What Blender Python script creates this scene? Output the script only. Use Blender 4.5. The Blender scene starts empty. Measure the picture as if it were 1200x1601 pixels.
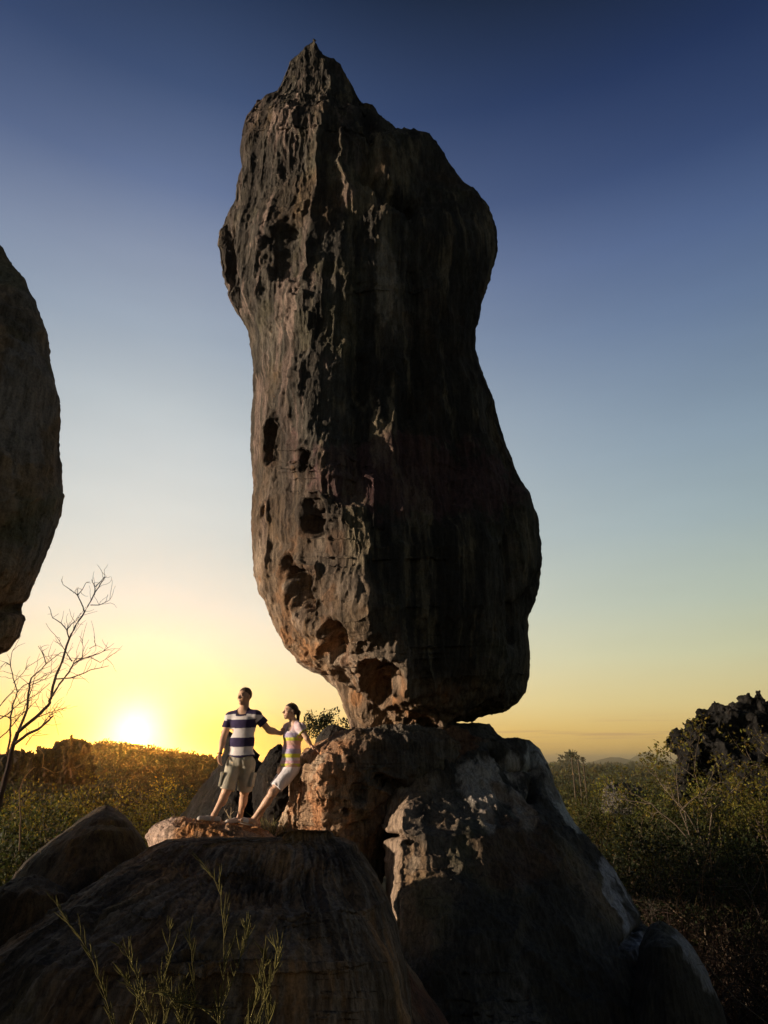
import bpy, math, random
import numpy as np
from mathutils import Vector, Matrix

R = math.radians
scene = bpy.context.scene
# ------------------------------------------------------------------ camera
PITCH = 20.0
FPX, CX, CY = 1067.0, 600.0, 800.5
cam_data = bpy.data.cameras.new('camera')
cam = bpy.data.objects.new('camera', cam_data)
scene.collection.objects.link(cam)
scene.camera = cam
cam.location = (0, 0, 0)
cam.rotation_euler = (R(90 + PITCH), 0, 0)
cam_data.sensor_fit = 'VERTICAL'
cam_data.sensor_height = 36.0
cam_data.sensor_width = 27.0
cam_data.lens = FPX / 1601.0 * 36.0
cam_data.clip_start = 0.05
cam_data.clip_end = 30000.0

# ------------------------------------------------------------------ sun lamp, standing for the flash from the left
SUN_AZ_LEFT = 11.0      # degrees in front of straight left
SUN_EL = 6.0
sd = Vector((-math.cos(R(SUN_AZ_LEFT)) * math.cos(R(SUN_EL)), -math.sin(R(SUN_AZ_LEFT)) * math.cos(R(SUN_EL)), math.sin(R(SUN_EL))))
sun_data = bpy.data.lights.new('sun', 'SUN')
sun_data.energy = 5.0
sun_data.angle = R(0.6)
sun_data.color = (1.0, 0.80, 0.60)
sun = bpy.data.objects.new('sun', sun_data)
scene.collection.objects.link(sun)
sun.rotation_euler = (-sd).to_track_quat('-Z', 'Y').to_euler()

# ------------------------------------------------------------------ helpers: pixels of the photograph to directions and points
_cp, _sp = math.cos(R(PITCH)), math.sin(R(PITCH))
def pdir(px, py):
    x = (np.asarray(px, float) - CX) / FPX
    u = -(np.asarray(py, float) - CY) / FPX
    return x, _cp - u * _sp, _sp + u * _cp
def at(px, py, Y):
    x, y, z = pdir(px, py)
    k = Y / y
    return np.stack([x * k, y * k, z * k], -1)
def V(px, py, Y):
    return Vector(at(px, py, Y).tolist())

# ------------------------------------------------------------------ sky
SUNV = Vector(at(210, 1148, 1.0).tolist()).normalized()      # where the setting sun stands in the sky
def build_world():
    w = bpy.data.worlds.new('World'); scene.world = w; w.use_nodes = True
    nt = w.node_tree; N = nt.nodes; L = nt.links; N.clear()
    def m(op, a, b=None, c=None, clamp=False):
        n = N.new('ShaderNodeMath'); n.operation = op; n.use_clamp = clamp
        for i, v in enumerate((a, b, c)):
            if v is None: continue
            if isinstance(v, (int, float)): n.inputs[i].default_value = v
            else: L.new(v, n.inputs[i])
        return n.outputs[0]
    def mixc(f, a, b, bt='MIX'):
        n = N.new('ShaderNodeMix'); n.data_type = 'RGBA'; n.blend_type = bt
        for s, v in ((n.inputs[0], f), (n.inputs[6], a), (n.inputs[7], b)):
            if isinstance(v, (int, float)): s.default_value = v
            elif isinstance(v, tuple): s.default_value = v
            else: L.new(v, s)
        return n.outputs[2]
    geo = N.new('ShaderNodeTexCoord')
    nrm = N.new('ShaderNodeVectorMath'); nrm.operation = 'NORMALIZE'; L.new(geo.outputs['Generated'], nrm.inputs[0])
    sep = N.new('ShaderNodeSeparateXYZ'); L.new(nrm.outputs[0], sep.inputs[0])
    z = sep.outputs[2]
    el = m('MULTIPLY', m('ARCSINE', z), 180 / math.pi)                      # elevation, degrees
    elc = m('MAXIMUM', el, 0.0)
    # azimuth distance from the sun
    hs = Vector((SUNV.x, SUNV.y)).normalized()
    hl = m('MAXIMUM', m('SQRT', m('ADD', m('MULTIPLY', sep.outputs[0], sep.outputs[0]), m('MULTIPLY', sep.outputs[1], sep.outputs[1]))), 1e-4)
    dz = m('DIVIDE', m('ADD', m('MULTIPLY', sep.outputs[0], hs.x), m('MULTIPLY', sep.outputs[1], hs.y)), hl)
    az = m('MULTIPLY', m('ARCCOSINE', m('MINIMUM', m('MAXIMUM', dz, -1.0), 1.0)), 180 / math.pi)
    def ramp(stops, scale=60.0):
        r = N.new('ShaderNodeValToRGB'); e = r.color_ramp.elements; r.color_ramp.interpolation = 'B_SPLINE' if False else 'EASE'
        r.color_ramp.interpolation = 'LINEAR'
        L.new(m('DIVIDE', elc, scale), r.inputs[0])
        while len(e) < len(stops): e.new(0.5)
        for el_, (p, c) in zip(e, stops):
            el_.position = p / scale
            el_.color = tuple(((v / 255) / 12.92 if v / 255 <= 0.04045 else ((v / 255 + 0.055) / 1.055) ** 2.4) for v in c) + (1,)
        return r.outputs[0]
    near = ramp(SKY_NEAR); far = ramp(SKY_FAR)
    wn = m('POWER', 2.718, m('MULTIPLY', m('POWER', m('DIVIDE', az, 30.0), 1.6), -1.0))
    base = mixc(wn, far, near)
    # the sky dims steadily with distance from the sun, also behind the camera
    dim = m('ADD', 0.34, m('MULTIPLY', 0.66, m('POWER', 2.718, m('MULTIPLY', m('POWER', m('DIVIDE', m('MAXIMUM', m('SUBTRACT', az, 34.0), 0.0), 55.0), 2.0), -1.0))))
    sc = N.new('ShaderNodeVectorMath'); sc.operation = 'SCALE'; L.new(base, sc.inputs[0]); L.new(dim, sc.inputs[3])
    col = sc.outputs[0]
    # thin streaks of cloud low over the plain
    mp = N.new('ShaderNodeMapping'); L.new(nrm.outputs[0], mp.inputs[0]); mp.inputs['Scale'].default_value = (5.0, 5.0, 170.0); mp.inputs['Location'].default_value = (1.3, 0.4, 0.9)
    nz = N.new('ShaderNodeTexNoise'); nz.inputs['Scale'].default_value = 1.0; nz.inputs['Detail'].default_value = 5; L.new(mp.outputs[0], nz.inputs['Vector'])
    band = m('MULTIPLY', m('SUBTRACT', 1.0, m('DIVIDE', m('ABSOLUTE', m('SUBTRACT', el, 2.1)), 1.3), clamp=True), m('DIVIDE', m('SUBTRACT', nz.outputs[0], 0.53), 0.08, clamp=True))
    band = m('MULTIPLY', band, m('DIVIDE', m('SUBTRACT', az, 20.0), 12.0, clamp=True))
    col = mixc(m('MULTIPLY', band, 0.75), col, (0.48, 0.27, 0.15, 1))
    # uneven thin haze high in the air
    mp2 = N.new('ShaderNodeMapping'); L.new(nrm.outputs[0], mp2.inputs[0]); mp2.inputs['Scale'].default_value = (2.2, 2.2, 9.0); mp2.inputs['Rotation'].default_value = (0.12, 0.06, 0.4)
    nz2 = N.new('ShaderNodeTexNoise'); nz2.inputs['Scale'].default_value = 1.3; nz2.inputs['Detail'].default_value = 6; nz2.inputs['Roughness'].default_value = .55; L.new(mp2.outputs[0], nz2.inputs['Vector'])
    uneven = m('ADD', 1.0, m('MULTIPLY', m('SUBTRACT', nz2.outputs[0], 0.5), 0.16))
    sc2 = N.new('ShaderNodeVectorMath'); sc2.operation = 'SCALE'; L.new(col, sc2.inputs[0]); L.new(uneven, sc2.inputs[3]); col = sc2.outputs[0]
    # glow around the sun and its disc
    ds = N.new('ShaderNodeVectorMath'); ds.operation = 'DOT_PRODUCT'; L.new(nrm.outputs[0], ds.inputs[0]); ds.inputs[1].default_value = SUNV
    g = m('MULTIPLY', m('ARCCOSINE', m('MINIMUM', ds.outputs['Value'], 1.0)), 180 / math.pi)
    def glow(sig, p, c):
        f = m('POWER', 2.718, m('MULTIPLY', m('POWER', m('DIVIDE', g, sig), p), -1.0))
        n = N.new('ShaderNodeVectorMath'); n.operation = 'SCALE'; n.inputs[0].default_value = c; L.new(f, n.inputs[3]); return n.outputs[0]
    def add(a, b):
        n = N.new('ShaderNodeVectorMath'); n.operation = 'ADD'; L.new(a, n.inputs[0]); L.new(b, n.inputs[1]); return n.outputs[0]
    for s_, p_, c_ in SKY_GLOWS: col = add(col, glow(s_, p_, c_))
    # physical sky mixed in at low strength
    sky = N.new('ShaderNodeTexSky'); sky.sky_type = 'NISHITA'; sky.sun_disc = False
    sky.sun_elevation = R(1.2); sky.sun_rotation = math.atan2(SUNV.x, SUNV.y); sky.air_density = 1.0; sky.dust_density = 1.5
    n = N.new('ShaderNodeVectorMath'); n.operation = 'SCALE'; L.new(sky.outputs[0], n.inputs[0]); n.inputs[3].default_value = 0.015
    col = add(col, n.outputs[0])
    bg = N.new('ShaderNodeBackground'); L.new(col, bg.inputs[0]); bg.inputs[1].default_value = 0.82
    out = N.new('ShaderNodeOutputWorld'); L.new(bg.outputs[0], out.inputs[0])
    w.cycles.sampling_method = 'MANUAL'; w.cycles.sample_map_resolution = 2048
# sRGB colours at elevations (degrees): towards the sun, and well away from it
SKY_NEAR = [(0, (252, 198, 66)), (2.2, (252, 214, 116)), (4.1, (250, 226, 162)), (7.8, (245, 230, 198)), (11.6, (234, 227, 210)), (17.5, (216, 217, 210)), (23.4, (199, 204, 204)), (27.3, (184, 192, 196)), (33, (156, 168, 182)), (38.6, (136, 148, 170)), (43.7, (98, 114, 148)), (50, (60, 78, 114)), (57, (30, 46, 76))]
SKY_FAR = [(0, (206, 160, 84)), (2.2, (212, 178, 108)), (4.1, (206, 189, 132)), (7.8, (188, 192, 156)), (11.6, (170, 184, 168)), (17.5, (146, 166, 172)), (23.4, (128, 150, 168)), (27.3, (114, 136, 160)), (33, (92, 114, 148)), (38.6, (70, 92, 134)), (43.7, (46, 66, 108)), (50, (27, 45, 84)), (57, (13, 24, 42))]
SKY_GLOWS = [(1.9, 1.8, (1.7, 1.4, 1.0)), (0.45, 4.0, (7000.0, 2700.0, 260.0))]
build_world()
vs = scene.view_settings
vs.view_transform = 'Standard'; vs.look = 'None'; vs.gamma = 1.0; vs.exposure = 0.32; vs.use_curve_mapping = False
scene.cycles.max_bounces = 6
scene.cycles.diffuse_bounces = 3
scene.cycles.transparent_max_bounces = 8
scene.cycles.volume_bounces = 0
scene.cycles.use_denoising = True
# ------------------------------------------------------------------ numpy noise
_rng = np.random.RandomState(7)
_TB = _rng.uniform(-1, 1, (64, 64, 64)).astype(np.float32).ravel()
def noise(P):
    P = np.asarray(P, np.float32)
    I = np.floor(P); F = P - I; I = I.astype(np.int32)
    F = F * F * (3 - 2 * F)
    x0, y0, z0 = I[:, 0] & 63, I[:, 1] & 63, I[:, 2] & 63
    x1, y1, z1 = ((x0 + 1) & 63) << 12, ((y0 + 1) & 63) << 6, (z0 + 1) & 63
    x0 = x0 << 12; y0 = y0 << 6
    fx, fy, fz = F[:, 0], F[:, 1], F[:, 2]
    def lz(a):
        v0 = _TB[a + z0]; return v0 + (_TB[a + z1] - v0) * fz
    a = lz(x0 + y0); b = lz(x0 + y1); a += (b - a) * fy
    c = lz(x1 + y0); d = lz(x1 + y1); c += (d - c) * fy
    return a + (c - a) * fx
_M = np.array([[0.0, 0.8, 0.6], [-0.8, 0.36, -0.48], [-0.6, -0.48, 0.64]], np.float32)
def fbm(P, o=4, g=0.5):
    P = np.asarray(P, np.float32); s = 0; a = 1.0; t = 0
    for i in range(o):
        s = s + a * noise(P); t += a; a *= g; P = P @ _M.T * 2.03 + 17.3
    return s / t * 1.6
def ridged(P, o=4, g=0.5, rot=True):
    P = np.asarray(P, np.float32); s = 0; a = 1.0; t = 0; w = 1.0
    for i in range(o):
        n = 1 - np.abs(noise(P)) * 1.6; n = np.clip(n, 0, 1) ** 2
        s = s + a * n * w; t += a; a *= g; w = np.clip(n * 1.5, 0, 1)
        P = (P @ _M.T if rot else P) * 2.07 + 11.1
    return s / t
def sstep(a, b, x):
    t = np.clip((x - a) / (b - a), 0, 1); return t * t * (3 - 2 * t)
def lin(c):
    c = np.asarray(c, float) / 255
    return np.where(c <= 0.04045, c / 12.92, ((c + 0.055) / 1.055) ** 2.4)

# ------------------------------------------------------------------ mesh helpers
COL = scene.collection
def mesh_from(name, verts, faces, mat=None, smooth=True, mats=None, fmat=None):
    """verts Nx3, faces MxK (array) or list of arrays of triangles / quads"""
    me = bpy.data.meshes.new(name)
    verts = np.asarray(verts, np.float32)
    if isinstance(faces, np.ndarray): faces = [faces]
    faces = [f for f in faces if len(f)]
    nl = sum(f.size for f in faces); nf = sum(len(f) for f in faces)
    me.vertices.add(len(verts)); me.vertices.foreach_set('co', verts.ravel())
    me.loops.add(nl); me.loops.foreach_set('vertex_index', np.concatenate([f.ravel() for f in faces]).astype(np.int32))
    me.polygons.add(nf)
    ks = np.concatenate([np.full(len(f), f.shape[1], np.int32) for f in faces])
    st = np.concatenate([[0], np.cumsum(ks)[:-1]]).astype(np.int32)
    me.polygons.foreach_set('loop_start', st)
    me.update(calc_edges=True)
    me.polygons.foreach_set('use_smooth', np.full(nf, smooth))
    for m_ in (mats or ([mat] if mat else [])): me.materials.append(m_)
    if fmat is not None: me.polygons.foreach_set('material_index', np.asarray(fmat, np.int32))
    me.validate()
    return me
def set_col(me, cols, name='Col'):
    a = me.color_attributes.new(name, 'FLOAT_COLOR', 'POINT')
    c = np.ones((len(cols), 4), np.float32); c[:, :3] = cols
    a.data.foreach_set('color', c.ravel())
def link(name, me, parent=None):
    o = bpy.data.objects.new(name, me); COL.objects.link(o)
    if parent is not None: o.parent = parent
    return o
def tag(o, label=None, cat=None, group=None, kind=None):
    if label: o['label'] = label
    if cat: o['category'] = cat
    if group: o['group'] = group
    if kind: o['kind'] = kind
    return o
def empty(name, loc, label=None, cat=None, group=None):
    o = bpy.data.objects.new(name, None); COL.objects.link(o); o.location = loc; o.empty_display_size = 0.2
    return tag(o, label, cat, group)
class Geo:
    """collects pieces of geometry for one mesh"""
    def __init__(s): s.v = []; s.q = []; s.t = []; s.c = []; s.n = 0
    def add(s, v, f, col=None):
        v = np.asarray(v, float).reshape(-1, 3); f = np.asarray(f, int)
        (s.q if f.shape[1] == 4 else s.t).append(f + s.n); s.v.append(v); s.n += len(v)
        if col is not None:
            c = np.asarray(col, float); s.c.append(np.broadcast_to(c, (len(v), 3)))
    def tube(s, pts, rad, k=5, col=None):
        pts = np.asarray(pts, float); n = len(pts); rad = np.broadcast_to(np.asarray(rad, float), (n,))
        T = np.gradient(pts, axis=0); T /= np.linalg.norm(T, axis=1, keepdims=True) + 1e-9
        up = np.array([0.3, 0.2, 0.93]); up = up if abs(T[0] @ up) < 0.9 else np.array([1.0, 0, 0])
        A = np.cross(T, up); A /= np.linalg.norm(A, axis=1, keepdims=True) + 1e-9; B = np.cross(T, A)
        th = np.arange(k) / k * 2 * np.pi
        v = pts[:, None] + rad[:, None, None] * (np.cos(th)[None, :, None] * A[:, None] + np.sin(th)[None, :, None] * B[:, None])
        i = np.arange(n - 1)[:, None] * k; j = np.arange(k)[None]; j2 = (j + 1) % k
        f = np.stack([i + j, i + j2, i + k + j2, i + k + j], -1).reshape(-1, 4)
        s.add(v, f, col)
    def leaves(s, C, D, W, Ln, wd, col=None):
        """diamond leaves: centres C, direction D, width dir W"""
        C = np.asarray(C, float); D = np.asarray(D, float); W = np.asarray(W, float)
        Ln = np.broadcast_to(Ln, (len(C),))[:, None]; wd = np.broadcast_to(wd, (len(C),))[:, None]
        v = np.stack([C, C + D * Ln * .45 + W * wd, C + D * Ln, C + D * Ln * .45 - W * wd], 1).reshape(-1, 3)
        f = np.arange(len(C) * 4).reshape(-1, 4)
        s.add(v, f, np.repeat(col, 4, axis=0) if col is not None else None)
    def mesh(s, name, mat, smooth=True):
        v = np.concatenate(s.v); fs = []
        if s.q: fs.append(np.concatenate(s.q))
        if s.t: fs.append(np.concatenate(s.t))
        me = mesh_from(name, v, fs, mat, smooth)
        if s.c: set_col(me, np.concatenate(s.c))
        return me
def unit(v):
    v = np.asarray(v, float); return v / (np.linalg.norm(v, axis=-1, keepdims=True) + 1e-12)

# ------------------------------------------------------------------ materials
def new_mat(name):
    m = bpy.data.materials.new(name); m.use_nodes = True; nt = m.node_tree; nt.nodes.clear()
    out = nt.nodes.new('ShaderNodeOutputMaterial'); b = nt.nodes.new('ShaderNodeBsdfPrincipled'); nt.links.new(b.outputs[0], out.inputs[0])
    b.inputs['Specular IOR Level'].default_value = 0.25
    return m, nt, b, out
def rock_mat(name, rough=0.85, bump=0.8, fine=38.0, scale=1.0):
    m, nt, b, out = new_mat(name); N = nt.nodes; L = nt.links
    at_ = N.new('ShaderNodeAttribute'); at_.attribute_name = 'Col'
    tc = N.new('ShaderNodeTexCoord')
    def nz(sc, det, vec=None, rg=0.6):
        n = N.new('ShaderNodeTexNoise'); n.inputs['Scale'].default_value = sc * scale; n.inputs['Detail'].default_value = det; n.inputs['Roughness'].default_value = rg
        L.new(vec or tc.outputs['Object'], n.inputs['Vector']); return n.outputs[0]
    mp = N.new('ShaderNodeMapping'); L.new(tc.outputs['Object'], mp.inputs[0]); mp.inputs['Scale'].default_value = (1, 1, 0.22)
    n1 = nz(fine, 6, None, 0.7); n2 = nz(9.0, 5, mp.outputs[0], 0.65); n3 = nz(3.5, 4)
    v = N.new('ShaderNodeTexVoronoi'); v.inputs['Scale'].default_value = 15 * scale; L.new(mp.outputs[0], v.inputs['Vector'])
    def mm(op, a, b_):
        n = N.new('ShaderNodeMath'); n.operation = op
        for i, x in enumerate((a, b_)):
            if isinstance(x, (int, float)): n.inputs[i].default_value = x
            else: L.new(x, n.inputs[i])
        return n.outputs[0]
    h = mm('ADD', mm('MULTIPLY', n1, 0.6), mm('MULTIPLY', n2, 1.2))
    h = mm('ADD', h, mm('MULTIPLY', v.outputs['Distance'], 0.25))
    bp = N.new('ShaderNodeBump'); bp.inputs['Strength'].default_value = bump; bp.inputs['Distance'].default_value = 0.05 / scale
    L.new(h, bp.inputs['Height']); L.new(bp.outputs[0], b.inputs['Normal'])
    r1 = N.new('ShaderNodeMapRange'); r1.inputs['From Min'].default_value = .36; r1.inputs['From Max'].default_value = .64; L.new(n1, r1.inputs[0])
    mq = N.new('ShaderNodeMapping'); L.new(tc.outputs['Object'], mq.inputs[0]); mq.inputs['Scale'].default_value = (1, 1, 0.10)
    n4 = nz(14.0, 6, mq.outputs[0], 0.7); r4 = N.new('ShaderNodeMapRange'); r4.inputs['From Min'].default_value = .38; r4.inputs['From Max'].default_value = .64; L.new(n4, r4.inputs[0])
    k = mm('ADD', 0.35, mm('ADD', mm('MULTIPLY', r1.outputs[0], 0.50), mm('MULTIPLY', r4.outputs[0], 0.85)))
    sc = N.new('ShaderNodeVectorMath'); sc.operation = 'SCALE'; L.new(at_.outputs['Color'], sc.inputs[0]); L.new(k, sc.inputs[3])
    L.new(sc.outputs[0], b.inputs['Base Color'])
    b.inputs['Roughness'].default_value = rough
    return m
def col_mat(name, rough=0.8, translucent=0.0, spec=0.2, var=0.25):
    m, nt, b, out = new_mat(name); N = nt.nodes; L = nt.links
    at_ = N.new('ShaderNodeAttribute'); at_.attribute_name = 'Col'
    tc = N.new('ShaderNodeTexCoord'); n = N.new('ShaderNodeTexNoise'); n.inputs['Scale'].default_value = 22; n.inputs['Detail'].default_value = 4
    L.new(tc.outputs['Object'], n.inputs['Vector'])
    mr = N.new('ShaderNodeMapRange'); mr.inputs['To Min'].default_value = 1 - var; mr.inputs['To Max'].default_value = 1 + var; mr.inputs['From Min'].default_value = .25; mr.inputs['From Max'].default_value = .75
    L.new(n.outputs[0], mr.inputs[0])
    sc = N.new('ShaderNodeVectorMath'); sc.operation = 'SCALE'; L.new(at_.outputs['Color'], sc.inputs[0]); L.new(mr.outputs[0], sc.inputs[3])
    L.new(sc.outputs[0], b.inputs['Base Color']); b.inputs['Roughness'].default_value = rough; b.inputs['Specular IOR Level'].default_value = spec
    if translucent:
        t = N.new('ShaderNodeBsdfTranslucent'); L.new(sc.outputs[0], t.inputs[0])
        mx = N.new('ShaderNodeMixShader'); mx.inputs[0].default_value = translucent
        L.new(b.outputs[0], mx.inputs[1]); L.new(t.outputs[0], mx.inputs[2]); L.new(mx.outputs[0], out.inputs[0])
    return m
M_ROCK = rock_mat('limestone')
M_ROCK_NEAR = rock_mat('near_limestone', scale=1.8, bump=1.0)
M_ROCK_FAR = rock_mat('distant_limestone', scale=0.12, bump=0.8)
M_LEAF = col_mat('leaf', 0.6, 0.45)
M_BARK = col_mat('bark', 0.9)

# ------------------------------------------------------------------ rocks: a closed body through a left and a right outline, lumps, flutes and pits raised on it
def rock(name, Lp, Rp, Y, depth, ridge=None, ns=300, nu=260, k=0.45, seed=0, amp=1.0, large=0.22, flute=0.10, scal=0.12, grit=0.02,
         freq=1.0, pits=(), cuts=(), color=None, mat=None, label='', cat='rock', group=None, lean=1.0, back=None, parent=None, ytab=None, vfl=0.3, pitn=0.0, ledge=0.0, sz=.65, edge=.35, groove=0.0, gfl=0.0, bdir=None):
    Lp = np.array(Lp, float); Rp = np.array(Rp, float)
    t = np.linspace(0, 1, 3000)
    yl = Lp[0, 1] + (Lp[-1, 1] - Lp[0, 1]) * t; yr = Rp[0, 1] + (Rp[-1, 1] - Rp[0, 1]) * t
    xl = np.interp(yl, Lp[:, 1], Lp[:, 0]); xr = np.interp(yr, Rp[:, 1], Rp[:, 0])
    d = np.maximum(np.hypot(np.gradient(xl), np.gradient(yl)), np.hypot(np.gradient(xr), np.gradient(yr)))
    cum = np.cumsum(d); cum = (cum - cum[0]) / (cum[-1] - cum[0])
    s = np.interp(np.linspace(0, 1, ns), cum, t)
    yl = np.interp(s, t, yl); xl = np.interp(s, t, xl); yr = np.interp(s, t, yr); xr = np.interp(s, t, xr)
    ym = (yl + yr) / 2
    Yc = np.interp(ym, [a for a, _ in ytab], [b for _, b in ytab]) if ytab is not None else np.full(ns, float(Y))
    PL = at(xl, yl, Yc); PR = at(xr, yr, Yc)
    C = (PL + PR) / 2; A = (PR - PL) / 2
    if callable(depth): dd = depth(ym)
    elif isinstance(depth, (list, tuple)): dd = np.interp(ym, [a for a, _ in depth], [b for _, b in depth])
    else:
        hw = np.linalg.norm(A, axis=1); dd = depth * hw / hw.max()
    bk = dd * (back if back else 0.9)
    vd = unit(C * np.array([1, 1, lean])) if bdir is None else np.broadcast_to(np.array(bdir, float), C.shape); ur = np.zeros(ns)
    if ridge is not None:
        xr_ = np.interp(ym, [a for _, a in ridge], [b for b, _ in ridge]); ur = np.clip((xr_ - (xl + xr) / 2) / np.maximum((xr - xl) / 2, 1), -0.85, 0.85)
    if ridge is not None: ur = np.clip(ur + .09 * fbm(np.stack([s * 14, s * 0 + seed, s * 0], 1), 5, .6) * np.minimum(1, (1 - abs(ur)) * 2), -.88, .88)
    nf = int(nu * 0.70); nb = nu - nf
    th = np.concatenate([np.linspace(0, np.pi, nf, endpoint=False), np.linspace(np.pi, 2 * np.pi, nb, endpoint=False)])
    u = -np.cos(th)[None, :]; front = (th < np.pi)[None, :]
    sn = np.abs(np.sin(th))[None, :]
    U = ur[:, None]
    tent = np.where(u < U, (u + 1) / (U + 1), (1 - u) / (1 - U))
    tent = np.clip(tent, 0, 1); tent = 1 - np.sqrt((1 - tent) ** 2 + .012) + .11 * (1 - 0)
    tent = np.clip(tent, 0, 1) * np.clip(sn * 8, 0, 1)
    v = np.where(front, (1 - k) * sn + k * tent, sn)
    v = np.where(front, -v * dd[:, None], v * bk[:, None])
    P = C[:, None] + u[..., None] * A[:, None] + v[..., None] * vd[:, None]
    PX = np.broadcast_to((xl + xr)[:, None] / 2 + u * (xr - xl)[:, None] / 2, v.shape); PY = (yl + yr)[:, None] / 2 + u * (yr - yl)[:, None] / 2
    def normals(P):
        du = np.roll(P, -1, 1) - np.roll(P, 1, 1); dv = np.gradient(P, axis=0)
        return unit(np.cross(dv, du))
    Nn = normals(P)
    if (Nn[ns // 2, nf // 2] @ C[ns // 2]) > 0: Nn = -Nn; flip = -1
    else: flip = 1
    F = P.reshape(-1, 3) * freq + seed * 5.37
    wz = np.array([1, 1, vfl])
    wp = np.stack([fbm(F * 0.7 + 3, 3), fbm(F * 0.7 + 31, 3), fbm(F * 0.7 + 57, 3)], -1) * 0.35
    h = large * fbm(F * 0.42, 4)
    if flute: h = h + flute * (ridged((F * wz * 1.5 + wp), 3, 0.55, rot=False) - 0.4)
    if scal: h = h + scal * (ridged((F * np.array([1, 1, sz]) * 1.25 + wp * 1.2 + 9), 5, 0.55) - 0.4)
    if groove:      # fine grooves that run down from the crown
        sg = np.concatenate([[0], np.cumsum(np.linalg.norm(np.diff(C, axis=0), axis=1))])
        Q = np.stack([np.cos(th)[None, :] * 5.5 + 0 * v, np.sin(th)[None, :] * 5.5 + 0 * v, sg[:, None] * .12 + 0 * v], -1).reshape(-1, 3)
        Q = Q + .5 * np.stack([fbm(F * .8, 3), fbm(F * .8 + 9, 3), 0 * F[:, 0]], -1)
        h = h + groove * ((ridged(Q * 1.6, 4, .6, rot=False) - .4) + .8 * (ridged(Q * np.array([5, 5, .8]) + 7, 2, .6, rot=False) - .4) + .45 * (ridged(Q * np.array([13, 13, 1.4]) + 3, 2, .6, rot=False) - .4)) * (.4 + .6 * sstep(-.3, .3, fbm(F * .7 + 77, 3)))
        rock.Q = Q
    if ledge:
        q = F @ np.array([.25, .1, 1.0]) * 2.0 + fbm(F * .5, 3) * 1.2; h = h + ledge * (np.abs((q % 1) - .5) * 2 - .5)
    if pitn:
        n = fbm(F * np.array([2.4, 2.4, 1.5]) + wp + 70, 3, .45); h = h - pitn * sstep(0.30, 0.62, n)
    PXf = PX.ravel(); PYf = PY.ravel(); ff = np.broadcast_to(front, v.shape).ravel()
    wob = fbm(F * 2.6 + 40, 3) * 0.35
    pitmask = np.zeros(len(F))
    for (x, y, rx, ry, an, dp) in pits:
        ca, sa = math.cos(R(an)), math.sin(R(an)); dx = PXf - x; dy = PYf - y
        q = np.hypot((dx * ca + dy * sa) / rx, (-dx * sa + dy * ca) / ry) + wob
        g = (1 - sstep(0.45, 1.05, q)) * ff
        h = h - dp * g + dp * 0.12 * np.exp(-((q - 1.15) / 0.2) ** 2) * ff
        pitmask = np.maximum(pitmask, g)
    for (pl, wd, dp) in cuts:
        pl = np.array(pl, float); best = np.full(len(F), 1e9)
        for a, b in zip(pl[:-1], pl[1:]):
            ab = b - a; tt = np.clip(((PXf - a[0]) * ab[0] + (PYf - a[1]) * ab[1]) / (ab @ ab), 0, 1)
            best = np.minimum(best, np.hypot(PXf - a[0] - tt * ab[0], PYf - a[1] - tt * ab[1]))
        h = h - dp * np.exp(-(np.abs(best + wob * wd * .8) / wd) ** 1.5) * ff
    # taper the relief to nothing at the caps
    ends = np.minimum(sstep(0, 0.03, s), 1)[:, None] * np.ones_like(v)
    ef = np.where(front, edge + (1 - edge) * np.sin(th)[None, :] ** .7 if False else edge + (1 - edge) * np.abs(np.sin(th))[None, :] ** .7, edge + (1 - edge) * np.abs(np.sin(th))[None, :] ** .7)
    h = h.reshape(v.shape) * amp * (0.35 + 0.65 * ends) * ef
    P = P + Nn * h[..., None]
    N2 = normals(P) * flip
    G = P.reshape(-1, 3) * freq + seed
    g2 = grit * (fbm(G * 6, 4, .6) + 1.2 * (ridged(G * np.array([7, 7, 3.0]), 3, .6) - .4))
    if gfl: g2 = g2 + gfl * (ridged(G * np.array([4.6, 4.6, .26]) + .3 * fbm(G * 1.5, 2)[:, None], 3, .6, rot=False) - .4)
    P = P + N2 * (g2.reshape(v.shape) * (.3 + .7 * ef))[..., None]
    verts = P.reshape(-1, 3)
    i = np.arange(ns - 1)[:, None] * nu; j = np.arange(nu)[None]; j2 = (j + 1) % nu
    f = np.stack([i + j, i + j2, i + nu + j2, i + nu + j], -1).reshape(-1, 4)
    if flip > 0: f = f[:, ::-1]
    top = verts[:nu].mean(0); bot = verts[-nu:].mean(0); n0 = len(verts)
    verts = np.vstack([verts, top, bot])
    jj = np.arange(nu); t1 = np.stack([jj, (jj + 1) % nu, np.full(nu, n0)], 1); b0 = (ns - 1) * nu
    t2 = np.stack([b0 + jj, b0 + (jj + 1) % nu, np.full(nu, n0 + 1)], 1)
    if flip > 0: t2 = t2[:, ::-1]
    else: t1 = t1[:, ::-1]
    me = mesh_from(name, verts, [f, np.vstack([t1, t2])], mat or M_ROCK)
    hh = h.ravel()
    c = color(F, PXf, PYf, hh, pitmask)
    c = np.vstack([c, c[:2]])
    set_col(me, np.clip(c, 0, 1))
    o = link(name, me, parent)
    if parent is None: tag(o, label, cat, group)
    return o, P
def mixv(a, b, t):
    return np.asarray(a) * (1 - t[:, None]) + np.asarray(b) * t[:, None]
GREY = np.array([.115, .105, .09]); DARK = np.array([.035, .031, .027]); OCHRE = np.array([.24, .145, .07]); PALE = np.array([.36, .31, .25]); OLIVE = np.array([.09, .085, .04]); RUST = np.array([.22, .10, .045])
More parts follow.
